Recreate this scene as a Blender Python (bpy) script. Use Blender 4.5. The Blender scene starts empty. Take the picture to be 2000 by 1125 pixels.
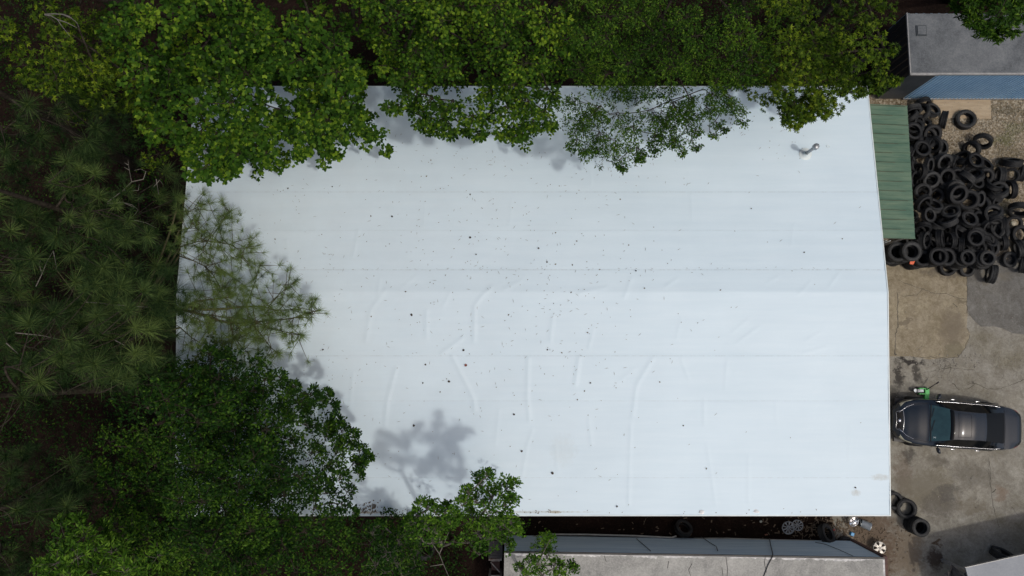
import bpy, math, random
import numpy as np
from mathutils import Vector, Quaternion, Matrix
R = math.radians
rng = np.random.default_rng(11)
random.seed(5)
sc = bpy.context.scene
COL = sc.collection

# ------------------------------------------------------------------ camera
CAM_H, FPX, PITCH = 27.5, 1400.0, R(6.0)
cam = bpy.data.cameras.new('camera')
cam.sensor_width = 36.0
cam.lens = FPX / 2000 * 36
cam.clip_end = 2000
cam_o = bpy.data.objects.new('camera', cam)
COL.objects.link(cam_o)
cam_o.location = (0, 0, CAM_H)
cam_o.rotation_euler = (PITCH, 0, 0)
sc.camera = cam_o

# ------------------------------------------------------------------ light
SUN_EL, SUN_AZ = R(63), R(125)
w = bpy.data.worlds.new('World')
sc.world = w
w.use_nodes = True
nt = w.node_tree
sky = nt.nodes.new('ShaderNodeTexSky')
sky.sky_type = 'NISHITA'
sky.sun_disc = False
sky.sun_elevation = SUN_EL
sky.sun_rotation = SUN_AZ
sky.dust_density = 6.0
bg = nt.nodes['Background']
bg.inputs[1].default_value = 0.15
nt.links.new(sky.outputs[0], bg.inputs[0])
sun = bpy.data.lights.new('sun', 'SUN')
sun.energy = 2.0
sun.angle = R(2.5)
sun.color = (1.0, 0.96, 0.9)
sun_o = bpy.data.objects.new('sun', sun)
COL.objects.link(sun_o)
sd = Vector((math.sin(SUN_AZ) * math.cos(SUN_EL), math.cos(SUN_AZ) * math.cos(SUN_EL), math.sin(SUN_EL)))
sun_o.rotation_euler = (-sd).to_track_quat('-Z', 'Y').to_euler()
sun_o.location = sd * 60
sc.view_settings.view_transform = 'Standard'
sc.view_settings.look = 'None'
sc.view_settings.exposure = -0.76
sc.view_settings.gamma = 1.0

# ------------------------------------------------------------------ helpers
CT, ST = math.cos(PITCH), math.sin(PITCH)


def P(px, py, z=0.0):
    """point at height z seen at photograph pixel (px, py)"""
    dx, dy, dz = (px - 1000) / FPX, -(py - 562.5) / FPX, -1.0
    wy, wz = CT * dy - ST * dz, ST * dy + CT * dz
    t = (z - CAM_H) / wz
    return Vector((dx * t, wy * t, z))


class MB:
    def __init__(s):
        s.v, s.f = [], []

    def add(s, vs, fs):
        o = len(s.v)
        s.v += [tuple(v) for v in vs]
        s.f += [tuple(i + o for i in f) for f in fs]
        return s

    def box(s, a, b):
        (x0, y0, z0), (x1, y1, z1) = a, b
        return s.add([(x0, y0, z0), (x1, y0, z0), (x1, y1, z0), (x0, y1, z0), (x0, y0, z1), (x1, y0, z1), (x1, y1, z1), (x0, y1, z1)],
                     [(3, 2, 1, 0), (4, 5, 6, 7), (0, 1, 5, 4), (1, 2, 6, 5), (2, 3, 7, 6), (3, 0, 4, 7)])

    def prism(s, pts, z0, z1):
        n = len(pts)
        return s.add([(p[0], p[1], z0) for p in pts] + [(p[0], p[1], z1) for p in pts],
                     [tuple(range(n - 1, -1, -1)), tuple(range(n, 2 * n))] + [(i, (i + 1) % n, n + (i + 1) % n, n + i) for i in range(n)])

    def obox(s, c, ax, ay, az):
        """box from centre and three half-axis vectors"""
        c, ax, ay, az = Vector(c), Vector(ax), Vector(ay), Vector(az)
        vs = [c + ax * i + ay * j + az * k for k in (-1, 1) for i, j in ((-1, -1), (1, -1), (1, 1), (-1, 1))]
        return s.add(vs, [(3, 2, 1, 0), (4, 5, 6, 7), (0, 1, 5, 4), (1, 2, 6, 5), (2, 3, 7, 6), (3, 0, 4, 7)])

    def tube(s, pts, r, n=6, cap=True):
        pts = [Vector(p) for p in pts]
        rs = r if isinstance(r, (list, tuple)) else [r] * len(pts)
        vs, fs = [], []
        for i, p in enumerate(pts):
            d = (pts[min(i + 1, len(pts) - 1)] - pts[max(i - 1, 0)])
            d = d.normalized() if d.length > 1e-9 else Vector((0, 0, 1))
            u = d.cross(Vector((0, 0, 1)))
            if u.length < 1e-3:
                u = d.cross(Vector((1, 0, 0)))
            u.normalize()
            v = d.cross(u)
            for k in range(n):
                a = 2 * math.pi * k / n
                vs.append(p + (u * math.cos(a) + v * math.sin(a)) * rs[i])
        for i in range(len(pts) - 1):
            for k in range(n):
                fs.append((i * n + k, i * n + (k + 1) % n, (i + 1) * n + (k + 1) % n, (i + 1) * n + k))
        if cap:
            fs.append(tuple(range(n - 1, -1, -1)))
            fs.append(tuple((len(pts) - 1) * n + k for k in range(n)))
        return s.add(vs, fs)

    def lathe(s, prof, n=32, M=None, closed=False):
        """prof of (r, z) turned about z"""
        vs, fs = [], []
        m = len(prof)
        for k in range(n):
            a = 2 * math.pi * k / n
            for (r, z) in prof:
                vs.append(Vector((r * math.cos(a), r * math.sin(a), z)))
        for k in range(n):
            for i in range(m if closed else m - 1):
                j = (i + 1) % m
                fs.append((k * m + i, ((k + 1) % n) * m + i, ((k + 1) % n) * m + j, k * m + j))
        if M is not None:
            vs = [M @ v for v in vs]
        return s.add(vs, fs)


def mesh_obj(name, verts, faces, m, parent=None, root=None, loc=None, smooth=False):
    me = bpy.data.meshes.new(name)
    o = Vector(root.location) if root is not None else (Vector(loc) if loc is not None else Vector((0, 0, 0)))
    vv = [(v[0] - o[0], v[1] - o[1], v[2] - o[2]) for v in verts]
    me.from_pydata(vv, [], faces)
    me.update()
    ob = bpy.data.objects.new(name, me)
    COL.objects.link(ob)
    if parent is not None:
        ob.parent = parent
    elif loc is not None:
        ob.location = loc
    if m:
        me.materials.append(m)
    if smooth:
        me.polygons.foreach_set('use_smooth', [True] * len(me.polygons))
    return ob


def part(name, mb, m, parent, root, smooth=False):
    return mesh_obj(name, mb.v, mb.f, m, parent=parent, root=root, smooth=smooth)


def tag(o, label=None, cat=None, group=None, kind=None):
    if label: o['label'] = label
    if cat: o['category'] = cat
    if group: o['group'] = group
    if kind: o['kind'] = kind
    return o


def empty(name, loc, label, cat, group=None):
    o = bpy.data.objects.new(name, None)
    COL.objects.link(o)
    o.location = loc
    o.empty_display_size = 0.2
    return tag(o, label, cat, group)


# ------------------------------------------------------------------ materials
def new_mat(name):
    m = bpy.data.materials.new(name)
    m.use_nodes = True
    n = m.node_tree
    return m, n, n.nodes['Principled BSDF']


def noise(n, scale, detail=6, rough=0.55, coord=None, dist=0.0):
    t = n.nodes.new('ShaderNodeTexNoise')
    t.inputs['Scale'].default_value = scale
    t.inputs['Detail'].default_value = detail
    t.inputs['Roughness'].default_value = rough
    t.inputs['Distortion'].default_value = dist
    if coord is not None:
        n.links.new(coord, t.inputs['Vector'])
    return t.outputs['Fac']


def ramp(n, fac, stops):
    r = n.nodes.new('ShaderNodeValToRGB')
    e = r.color_ramp.elements
    while len(e) < len(stops):
        e.new(0.5)
    for i, (p, c) in enumerate(stops):
        e[i].position = p
        e[i].color = (*c, 1) if len(c) == 3 else c
    n.links.new(fac, r.inputs[0])
    return r.outputs[0]


def mixc(n, fac, a, b, mode='MIX'):
    x = n.nodes.new('ShaderNodeMix')
    x.data_type = 'RGBA'
    x.blend_type = mode
    for sock, val in ((x.inputs[0], fac), (x.inputs[6], a), (x.inputs[7], b)):
        if hasattr(val, 'is_output'):
            n.links.new(val, sock)
        elif isinstance(val, (int, float)):
            sock.default_value = val
        else:
            sock.default_value = (*val, 1)
    return x.outputs[2]


def math_n(n, op, a, b=None, clamp=False):
    x = n.nodes.new('ShaderNodeMath')
    x.operation = op
    x.use_clamp = clamp
    for i, val in enumerate((a, b)):
        if val is None:
            continue
        if hasattr(val, 'is_output'):
            n.links.new(val, x.inputs[i])
        else:
            x.inputs[i].default_value = val
    return x.outputs[0]


def bump(n, b, h, strength, dist=0.01):
    x = n.nodes.new('ShaderNodeBump')
    x.inputs['Strength'].default_value = strength
    x.inputs['Distance'].default_value = dist
    n.links.new(h, x.inputs['Height'])
    n.links.new(x.outputs[0], b.inputs['Normal'])


def mat(name, c1, c2=None, scale=6.0, rough=0.6, metal=0.0, bmp=0.0, bscale=None, coat=0.0, lo=0.35, hi=0.65, spec=0.5, stretch=None):
    m, n, b = new_mat(name)
    tc = n.nodes.new('ShaderNodeTexCoord').outputs['Object']
    if stretch:
        mp = n.nodes.new('ShaderNodeMapping')
        mp.inputs['Scale'].default_value = stretch
        n.links.new(tc, mp.inputs[0])
        tc = mp.outputs[0]
    if c2 is not None:
        f = noise(n, scale, coord=tc)
        n.links.new(ramp(n, f, [(lo, c1), (hi, c2)]), b.inputs['Base Color'])
    else:
        b.inputs['Base Color'].default_value = (*c1, 1)
    b.inputs['Roughness'].default_value = rough
    b.inputs['Metallic'].default_value = metal
    b.inputs['Coat Weight'].default_value = coat
    b.inputs['Coat Roughness'].default_value = 0.05
    b.inputs['Specular IOR Level'].default_value = spec
    if bmp:
        bump(n, b, noise(n, bscale or scale * 3, coord=tc), bmp)
    return m


def leaf_mat(name, dark, mid, light, trans=0.26, rough=0.5):
    m, n, b = new_mat(name)
    at = n.nodes.new('ShaderNodeAttribute')
    at.attribute_name = 'tint'
    c = ramp(n, at.outputs['Fac'], [(0.0, dark), (0.55, mid), (1.0, light)])
    n.links.new(c, b.inputs['Base Color'])
    b.inputs['Roughness'].default_value = rough
    b.inputs['Specular IOR Level'].default_value = 0.07
    tr = n.nodes.new('ShaderNodeBsdfTranslucent')
    n.links.new(mixc(n, 1.0, c, (1.1, 1.35, 0.5), 'MULTIPLY'), tr.inputs[0])
    mx = n.nodes.new('ShaderNodeMixShader')
    mx.inputs[0].default_value = trans
    n.links.new(b.outputs[0], mx.inputs[1])
    n.links.new(tr.outputs[0], mx.inputs[2])
    n.links.new(mx.outputs[0], n.nodes['Material Output'].inputs[0])
    return m


M_BARK = mat('bark', (0.022, 0.018, 0.014), (0.055, 0.046, 0.036), 9, 0.9, spec=.1, bmp=0.6, bscale=14)
M_BARK_G = mat('grey_bark', (0.06, 0.053, 0.045), (0.14, 0.125, 0.105), 9, 0.9)
M_TWIG = mat('green_twig', (0.05, 0.05, 0.025), (0.09, 0.08, 0.045), 9, .9, spec=.1)
M_DEAD = mat('dead_wood', (0.14, 0.125, 0.105), (0.22, 0.205, 0.18), 12, 0.85)

# ground surfaces ----------------------------------------------------------
def ground_mat(name, stops, scale, rough, speck=None, blotches=(), bmp=0.3, bscale=30, fine=0.25):
    m, n, b = new_mat(name)
    tc = n.nodes.new('ShaderNodeTexCoord').outputs['Object']
    c = ramp(n, noise(n, scale, 8, 0.62, tc, 0.4), stops)
    f2 = noise(n, 38, 4, 0.7, tc)
    c = mixc(n, .6, c, ramp(n, noise(n, 2.4, 8, 0.75, tc, .8), [(0.34, (0.27, 0.24, 0.19)), (0.66, (0.72, 0.72, 0.72))]), 'OVERLAY')
    c = mixc(n, .5, c, ramp(n, noise(n, 9, 6, 0.8, tc, .5), [(0.36, (0.33, 0.31, 0.28)), (0.62, (0.62, 0.62, 0.62))]), 'OVERLAY')
    c = mixc(n, fine, c, ramp(n, f2, [(0.3, (0.25, 0.25, 0.25)), (0.7, (0.95, 0.95, 0.95))]), 'OVERLAY')
    if speck:
        vo = n.nodes.new('ShaderNodeTexVoronoi')
        vo.inputs['Scale'].default_value = speck[0]
        n.links.new(tc, vo.inputs['Vector'])
        hs = n.nodes.new('ShaderNodeSeparateColor')
        n.links.new(vo.outputs['Color'], hs.inputs[0])
        c = mixc(n, speck[1], c, ramp(n, hs.outputs[0], speck[2]))
    sp = n.nodes.new('ShaderNodeSeparateXYZ')
    n.links.new(tc, sp.inputs[0])
    if blotches:
        nw = n.nodes.new('ShaderNodeTexNoise')
        nw.inputs['Scale'].default_value = 2.6
        nw.inputs['Detail'].default_value = 5
        n.links.new(tc, nw.inputs['Vector'])
        wsc = n.nodes.new('ShaderNodeVectorMath')
        wsc.operation = 'MULTIPLY_ADD'
        n.links.new(nw.outputs['Color'], wsc.inputs[0])
        wsc.inputs[1].default_value = (.9, .9, 0)
        wsc.inputs[2].default_value = (-.45, -.45, 0)
        wad = n.nodes.new('ShaderNodeVectorMath')
        n.links.new(tc, wad.inputs[0])
        n.links.new(wsc.outputs[0], wad.inputs[1])
        sp = n.nodes.new('ShaderNodeSeparateXYZ')
        n.links.new(wad.outputs[0], sp.inputs[0])
        nzb = math_n(n, 'MULTIPLY', math_n(n, 'SUBTRACT', noise(n, 7.0, 8, 0.75, tc), 0.5), 2.2)
    for (x, y, rx, ry, col, amt) in blotches:
        dx = math_n(n, 'DIVIDE', math_n(n, 'SUBTRACT', sp.outputs[0], x), rx)
        dy = math_n(n, 'DIVIDE', math_n(n, 'SUBTRACT', sp.outputs[1], y), ry)
        d2 = math_n(n, 'ADD', math_n(n, 'MULTIPLY', dx, dx), math_n(n, 'MULTIPLY', dy, dy))
        f = math_n(n, 'SUBTRACT', 1.0, d2)
        f = math_n(n, 'ADD', f, nzb)
        f = math_n(n, 'MULTIPLY', f, amt * 1.3, True)
        f = math_n(n, 'MINIMUM', f, amt)
        c = mixc(n, f, c, col)
    n.links.new(c, b.inputs['Base Color'])
    b.inputs['Roughness'].default_value = rough
    b.inputs['Specular IOR Level'].default_value = 0.12
    bump(n, b, f2, bmp, 0.02)
    return m


def sheet(name, pix, z, m, extra=None):
    pts = [P(x, y, z) for x, y in pix] if extra is None else [Vector((x, y, z)) for x, y in extra]
    o = mesh_obj(name, pts, [tuple(range(len(pts)))], m)
    if o.data.polygons[0].normal.z < 0:
        o.data.flip_normals()
    return tag(o, kind='structure')


# leaf-litter soil everywhere
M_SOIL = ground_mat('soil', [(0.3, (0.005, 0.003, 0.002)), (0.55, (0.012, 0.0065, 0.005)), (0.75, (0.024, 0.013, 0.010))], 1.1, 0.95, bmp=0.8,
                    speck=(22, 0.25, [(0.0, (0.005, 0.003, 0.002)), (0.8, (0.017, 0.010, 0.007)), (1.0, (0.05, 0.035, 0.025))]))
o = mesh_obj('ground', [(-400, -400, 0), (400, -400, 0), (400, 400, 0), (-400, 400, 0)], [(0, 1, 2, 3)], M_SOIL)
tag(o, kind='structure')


def bl(px, py, rx, ry, col, amt):
    p = P(px, py)
    return (p.x, p.y, rx, ry, col, amt)


OIL = (0.035, 0.032, 0.03)
BRN = (0.115, 0.083, 0.058)
M_YARD = ground_mat('yard_concrete', [(0.3, (0.175, 0.163, 0.122)), (0.5, (0.226, 0.219, 0.192)), (0.7, (0.274, 0.267, 0.232))], 0.55, 0.9,
                    speck=(60, 0.14, [(0, (0.09, 0.09, 0.085)), (1, (0.4, 0.39, 0.36))]),
                    blotches=[bl(1778, 706, 0.62, 0.16, OIL, 0.95), bl(1755, 735, 0.22, 0.55, OIL, 0.88), bl(1788, 725, 0.22, 0.4, OIL, 0.8), bl(1745, 780, 0.35, 0.6, OIL, 0.75), bl(1790, 765, .5, .18, OIL, .5),
                              bl(1775, 890, 0.32, 0.38, OIL, 0.6), bl(1765, 930, 0.4, 0.9, BRN, 0.5), bl(1850, 850, 1.9, 0.5, OIL, 0.45),
                              bl(1800, 955, 1.3, 0.7, (0.16, 0.145, 0.11), 0.7), bl(1835, 990, 0.9, 0.6, (0.10, 0.09, 0.075), 0.6), bl(1850, 960, 0.5, 0.4, (0.085, 0.08, 0.075), 0.6), bl(1900, 930, .9, .5, (.12, .11, .09), .5), bl(1880, 800, 1.2, .3, (.13, .12, .10), .45), bl(1900, 990, .8, .35, (.14, .12, .085), .5), bl(1960, 860, .4, .9, (.15, .14, .11), .4), bl(1830, 900, .5, .25, (.10, .09, .075), .5), bl(1955, 965, 0.3, 0.25, (0.19, 0.13, 0.09), 0.5),
                              bl(1770, 1080, 0.8, 1.1, (0.15, 0.115, 0.08), 0.75), bl(1825, 1095, 0.32, 0.5, (0.05, 0.035, 0.026), 0.9), bl(1832, 1061, 0.12, 0.12, (0.08, 0.05, 0.03), 0.9),
                              bl(1700, 1040, 1.2, 1.5, BRN, 0.9), bl(1720, 1100, 0.7, 0.9, BRN, 0.9), bl(1760, 760, 1.1, 0.25, (0.12, 0.115, 0.1), 0.4)])
y0 = P(1738, 520, 0).y
sheet('yard_concrete', None, 0.004, M_YARD, extra=[(11.9, y0 + 0.2), (40, y0 + 0.1), (40, -40), (13.2, -40), (12.7, -7.5), (12.0, -6.4), (11.9, -5.0)])
M_SLAB = ground_mat('tan_slab', [(0.3, (0.21, 0.183, 0.125)), (0.5, (0.25, 0.222, 0.165)), (0.7, (0.28, 0.25, 0.178))], 0.7, 0.9,
                    speck=(55, 0.1, [(0, (0.12, 0.1, 0.08)), (1, (0.36, 0.33, 0.27))]),
                    blotches=[bl(1860, 645, 0.55, 0.95, (0.165, 0.14, 0.105), 0.75), bl(1868, 690, 0.6, 0.45, (0.16, 0.145, 0.10), 0.7), bl(1880, 588, 0.28, 0.14, (0.14, 0.12, 0.085), 0.7),
                              bl(1765, 628, 0.3, 0.12, (0.12, 0.10, 0.075), 0.6), bl(1850, 530, 1.4, 0.2, (0.12, 0.105, 0.085), 0.7)])
edge = [(1700, 515), (1890, 515), (1889, 570), (1890, 612), (1888, 640), (1895, 652), (1890, 670), (1882, 684), (1872, 697), (1850, 699), (1815, 702), (1780, 696), (1700, 696)]
sheet('concrete_slab', edge, 0.010, M_SLAB)
M_ASPH = ground_mat('asphalt', [(0.3, (0.115, 0.114, 0.106)), (0.5, (0.14, 0.139, 0.129)), (0.7, (0.165, 0.163, 0.148))], 0.8, 0.92,
                    speck=(70, 0.2, [(0, (0.06, 0.06, 0.065)), (1, (0.24, 0.24, 0.24))]), blotches=[bl(1935, 540, 0.9, 0.3, (0.16, 0.145, 0.115), 0.6)])
rag = [(1889, 500), (1889, 600), (1893, 614), (1905, 628), (1916, 638), (1940, 637), (1960, 642), (1978, 651), (2000, 653), (2200, 668), (2300, 500)]
sheet('asphalt_patch', rag, 0.014, M_ASPH)
M_GRAV = ground_mat('gravel', [(0.3, (0.15, 0.12, 0.075)), (0.5, (0.235, 0.195, 0.135)), (0.7, (0.30, 0.26, 0.19))], 1.3, 0.95,
                    speck=(17, 0.55, [(0, (0.06, 0.048, 0.03)), (0.55, (0.23, 0.19, 0.135)), (1, (0.5, 0.46, 0.38))]), bmp=0.9,
                    blotches=[bl(1965, 270, 0.55, 0.5, (0.07, 0.09, 0.03), 0.5), bl(1985, 248, 0.6, 0.25, (0.075, 0.09, 0.035), 0.45), bl(1960, 215, 0.9, 0.2, (0.07, 0.06, 0.035), 0.6),
                              bl(1950, 400, 0.5, 0.5, (0.08, 0.085, 0.04), 0.5), bl(1975, 300, 0.8, 0.3, (0.10, 0.085, 0.05), 0.5)])
sheet('gravel_yard', None, 0.006, M_GRAV, extra=[(12.3, P(1750, 519).y), (P(1889, 520).x, P(1889, 519).y), (P(2000, 530).x, P(2000, 530).y), (40, P(2000, 528).y), (40, 10.6), (12.3, 10.6)])

M_CRACK = mat('crack_dirt', (0.055, 0.048, 0.038), (0.13, 0.12, 0.10), 8, 1.0)


def crack_set(lines, z):
    mb = MB()
    for pts, wd in lines:
        q = [P(x, y, z) for x, y in pts]
        fine = []
        for a, b in zip(q[:-1], q[1:]):
            k = max(2, int((b - a).length / 0.09))
            for i in range(k):
                p = a.lerp(b, i / k)
                fine.append(p + Vector((random.gauss(0, 0.016), random.gauss(0, 0.016), 0)))
        fine.append(q[-1])
        vs, fs = [], []
        for i, p in enumerate(fine):
            d = fine[min(i + 1, len(fine) - 1)] - fine[max(0, i - 1)]
            nrm = Vector((-d.y, d.x, 0)).normalized() * wd * 0.38 * random.uniform(0.5, 1.4)
            vs += [p + nrm, p - nrm]
        for i in range(len(fine) - 1):
            fs.append((2 * i, 2 * i + 1, 2 * i + 3, 2 * i + 2))
        mb.add(vs, fs)
    return mb


def spiders(cx, cy, n, r):
    out = []
    for i in range(n):
        a = random.uniform(0, 6.28)
        x, y = cx + random.gauss(0, r * 0.4), cy + random.gauss(0, r * 0.35)
        pts = [(x, y)]
        for k in range(3):
            a += random.gauss(0, 0.6)
            x += math.cos(a) * r * 0.22
            y += math.sin(a) * r * 0.22
            pts.append((x, y))
        out.append((pts, 0.007))
    return out


mb = crack_set([([(1753, 570), (1753, 610), (1754, 632), (1750, 648), (1748, 690)], 0.035), ([(1753, 546), (1776, 556), (1799, 564), (1822, 573), (1850, 574), (1865, 580), (1889, 584)], 0.022),
                ([(1762, 578), (1790, 575), (1801, 565)], 0.02), ([(1862, 592), (1870, 600)], 0.03), ([(1889, 515), (1889, 612)], 0.025), ([(1747, 690), (1750, 694)], 0.08),
                ([(1780, 697), (1850, 700), (1870, 698), (1884, 682), (1894, 655), (1889, 640)], 0.022)], 0.0145)
tag(mesh_obj('slab_cracks', mb.v, mb.f, M_CRACK), kind='structure')
mb = crack_set([([(1858, 748), (1868, 756), (1874, 762)], 0.03), ([(1890, 752), (1905, 748), (1930, 760), (1955, 759), (1985, 748), (2010, 736)], 0.022), ([(1892, 760), (1904, 750), (1898, 745)], 0.03),
                ([(1933, 900), (1936, 960), (1940, 990), (1948, 1020), (1952, 1030)], 0.02), ([(1945, 956), (1938, 962)], 0.05), ([(1976, 990), (1988, 1005)], 0.02),
                ([(1800, 730), (1850, 718), (1900, 722)], 0.014), ([(1740, 1000), (1760, 1002)], 0.012), ([(1745, 728), (1770, 727)], 0.014)] + spiders(1840, 712, 34, 30) + spiders(1895, 745, 8, 14) + spiders(1955, 720, 7, 45) + spiders(1900, 960, 6, 60), 0.0082)
tag(mesh_obj('yard_cracks', mb.v, mb.f, M_CRACK), kind='structure')

# ------------------------------------------------------------------ white-roofed building
RX0, RX1, RY0, RY1, YR, ZE, ZR = -10.73, 12.05, -4.81, 9.33, 2.28, 4.0, 4.6


def zroof(y):
    return ZR - abs(y - YR) / (YR - RY0) * (ZR - ZE)


def Pr(px, py):
    p = P(px, py, 4.3)
    for _ in range(6):
        p = P(px, py, zroof(p.y))
    return p


def build_roof_material():
    m, n, b = new_mat('roof_membrane')
    tc = n.nodes.new('ShaderNodeNewGeometry').outputs['Position']
    base = ramp(n, noise(n, 0.35, 6, 0.6, tc, 0.3), [(0.3, (0.615, 0.757, 0.838)), (0.7, (0.660, 0.802, 0.882))])
    mp = n.nodes.new('ShaderNodeMapping')
    mp.inputs['Scale'].default_value = (0.25, 3.0, 1)
    n.links.new(tc, mp.inputs[0])
    st = noise(n, 2.0, 5, 0.6, mp.outputs[0])
    c = mixc(n, 0.10, base, ramp(n, st, [(0.35, (0.60, 0.66, 0.71)), (0.65, (0.86, 0.87, 0.88))]))
    # grey mixed in through noise, stronger towards the wooded end
    sp = n.nodes.new('ShaderNodeSeparateXYZ')
    n.links.new(tc, sp.inputs[0])
    g = math_n(n, 'MULTIPLY', math_n(n, 'SUBTRACT', 6.0, sp.outputs[0]), 0.06, True)
    g = math_n(n, 'MULTIPLY', g, math_n(n, 'ADD', 0.25, noise(n, 1.2, 8, 0.65, tc)))
    c = mixc(n, math_n(n, 'MULTIPLY', g, 0.42), c, (0.42, 0.44, 0.44))
    fine = noise(n, 26, 5, 0.7, tc)
    sm = ramp(n, fine, [(0.62, (0, 0, 0)), (0.78, (1, 1, 1))])
    c = mixc(n, math_n(n, 'MULTIPLY', sm, math_n(n, 'MULTIPLY', g, 0.35)), c, (0.33, 0.33, 0.3))
    # dirt caught along the seam laps
    for (yy, wdt, amt, dx) in SEAMS:
        d = math_n(n, 'ABSOLUTE', math_n(n, 'SUBTRACT', sp.outputs[1], yy))
        f = math_n(n, 'SUBTRACT', 1.0, math_n(n, 'DIVIDE', d, wdt), True)
        mp2 = n.nodes.new('ShaderNodeMapping')
        mp2.inputs['Scale'].default_value = (6, 0.6, 1)
        mp2.inputs['Location'].default_value = (dx, yy, 0)
        n.links.new(tc, mp2.inputs[0])
        nz = ramp(n, noise(n, 1.0, 6, 0.8, mp2.outputs[0]), [(0.42, (0.1, 0.1, 0.1)), (0.62, (1, 1, 1))])
        c = mixc(n, math_n(n, 'MULTIPLY', math_n(n, 'MULTIPLY', f, nz), amt), c, (0.28, 0.28, 0.27))
    # weld lines and a few tea-coloured stains
    for (px, py, rx, ry, amt) in [(1720, 932, 0.35, 0.12, 0.35), (1672, 962, 0.18, 0.12, 0.4), (1000, 1000, 3.0, 0.05, 0.4), (720, 1001, 0.5, 0.05, 0.8), (1085, 1000, 0.25, 0.05, 0.7), (1100, 880, 0.5, 0.6, 0.1)]:
        p = Pr(px, py)
        ddx = math_n(n, 'DIVIDE', math_n(n, 'SUBTRACT', sp.outputs[0], p.x), rx)
        ddy = math_n(n, 'DIVIDE', math_n(n, 'SUBTRACT', sp.outputs[1], p.y), ry)
        f = math_n(n, 'SUBTRACT', 1.0, math_n(n, 'ADD', math_n(n, 'MULTIPLY', ddx, ddx), math_n(n, 'MULTIPLY', ddy, ddy)))
        f = math_n(n, 'ADD', f, math_n(n, 'MULTIPLY', math_n(n, 'SUBTRACT', noise(n, 9, 6, 0.7, tc), 0.5), 2.5), False)
        f = math_n(n, 'MULTIPLY', f, amt, True)
        f = math_n(n, 'MINIMUM', f, amt)
        c = mixc(n, f, c, (0.34, 0.29, 0.19))
    n.links.new(c, b.inputs['Base Color'])
    b.inputs['Roughness'].default_value = 0.5
    b.inputs['Specular IOR Level'].default_value = 0.4
    bump(n, b, noise(n, 5, 4, 0.5, tc), 0.06, 0.02)
    return m


SEAM_PX = [(375, 0.02, 0.35), (527, 0.024, 0.42), (695, 0.02, 0.35), (783, 0.02, 0.22), (933, 0.02, 0.28), (450, 0.02, 0.15)]
SEAMS = [(Pr(1000, py).y, wd, a, i * 3.7) for i, (py, wd, a) in enumerate(SEAM_PX)]
M_ROOF = build_roof_material()
M_TRIM = mat('white_trim', (0.70, 0.79, 0.80), (0.64, 0.70, 0.70), 4, 0.4)
M_WALL = mat('pale_wall', (0.50, 0.49, 0.46), (0.60, 0.59, 0.57), 2, 0.6)
M_MAROON = mat('maroon_metal', (0.06, 0.022, 0.02), (0.085, 0.035, 0.03), 3, .5)
M_GALV = mat('galvanised', (0.30, 0.32, 0.34), (0.42, 0.44, 0.46), 10, 0.4, 0.6)

bld = empty('warehouse', (0.66, 2.28, 0), 'long low building with a wrinkled white membrane gable roof strewn with leaves', 'building')
nx, ny = 560, 400
xs = np.linspace(RX0, RX1, nx)
ys = np.linspace(RY0, RY1, ny)
X, Y = np.meshgrid(xs, ys)
Z = ZR - np.abs(Y - YR) / (YR - RY0) * (ZR - ZE)
WR = [[(753, 566), (724, 607), (715, 665)], [(774, 719), (756, 786), (752, 830)], [(884, 697), (906, 740), (925, 779), (927, 800)], [(833, 608), (833, 658)],
      [(959, 562), (940, 580), (927, 598), (926, 665)], [(1080, 620), (1075, 665)], [(1032, 700), (1030, 775), (1034, 820)], [(1131, 700), (1124, 750)], [(1275, 700), (1243, 754), (1236, 811)],
      [(902, 662), (863, 690)], [(1233, 545), (1220, 580)], [(1133, 573), (1160, 566), (1183, 562)], [(742, 545), (738, 575)], [(787, 560), (812, 540)], [(1018, 548), (985, 565)],
      [(1500, 552), (1520, 540)], [(1560, 575), (1582, 552)], [(1620, 560), (1638, 535)], [(1430, 650), (1460, 625)], [(1570, 690), (1612, 678)], [(1575, 665), (1600, 650)], [(1480, 640), (1440, 670)],
      [(1232, 830), (1228, 985)], [(1381, 868), (1390, 930), (1398, 985)], [(1462, 890), (1462, 980)], [(1085, 870), (1090, 925)], [(1020, 930), (1030, 870), (1040, 840)], [(1375, 780), (1376, 830)],
      [(1515, 785), (1517, 830)], [(1660, 830), (1658, 900)], [(975, 800), (968, 870)], [(1150, 820), (1156, 870)], [(1300, 560), (1322, 545)], [(880, 570), (865, 600)], [(1160, 640), (1150, 680)], [(1330, 620), (1322, 660)],
      [(1240, 720), (1210, 745)], [(1330, 700), (1345, 740)], [(1420, 705), (1416, 760)], [(690, 730), (684, 790)], [(640, 560), (660, 590)], [(560, 470), (565, 510)], [(700, 450), (690, 500)], [(1550, 440), (1545, 480)], [(1350, 380), (1352, 430)], [(830, 400), (828, 440)], [(1000, 390), (995, 440)], [(1150, 300), (1155, 360)]]
for wi, line in enumerate(WR):
    pts = [Pr(*p) for p in line]
    D = np.full(X.shape, 9.0)
    T = np.zeros(X.shape)
    for a, b in zip(pts[:-1], pts[1:]):
        ax, ay, bx, by = a.x, a.y, b.x, b.y
        L2 = (bx - ax) ** 2 + (by - ay) ** 2
        t = np.clip(((X - ax) * (bx - ax) + (Y - ay) * (by - ay)) / L2, 0, 1)
        d = np.hypot(X - (ax + t * (bx - ax)), Y - (ay + t * (by - ay)))
        D = np.minimum(D, d)
    amp = (0.0105 if wi < 12 else 0.006) * (0.8 + 0.4 * ((wi * 7) % 5) / 5)
    sig = 0.075 if wi < 12 else 0.06
    Z += amp * np.exp(-(D / sig) ** 2)
for (yy, wd, am, dx) in SEAMS:
    Z += 0.004 * np.clip((yy - Y) / 0.02, 0, 1) * np.exp(-np.clip(yy - Y, 0, None) / 0.25)
ph = rng.uniform(0, 6.28, 20)
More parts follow.
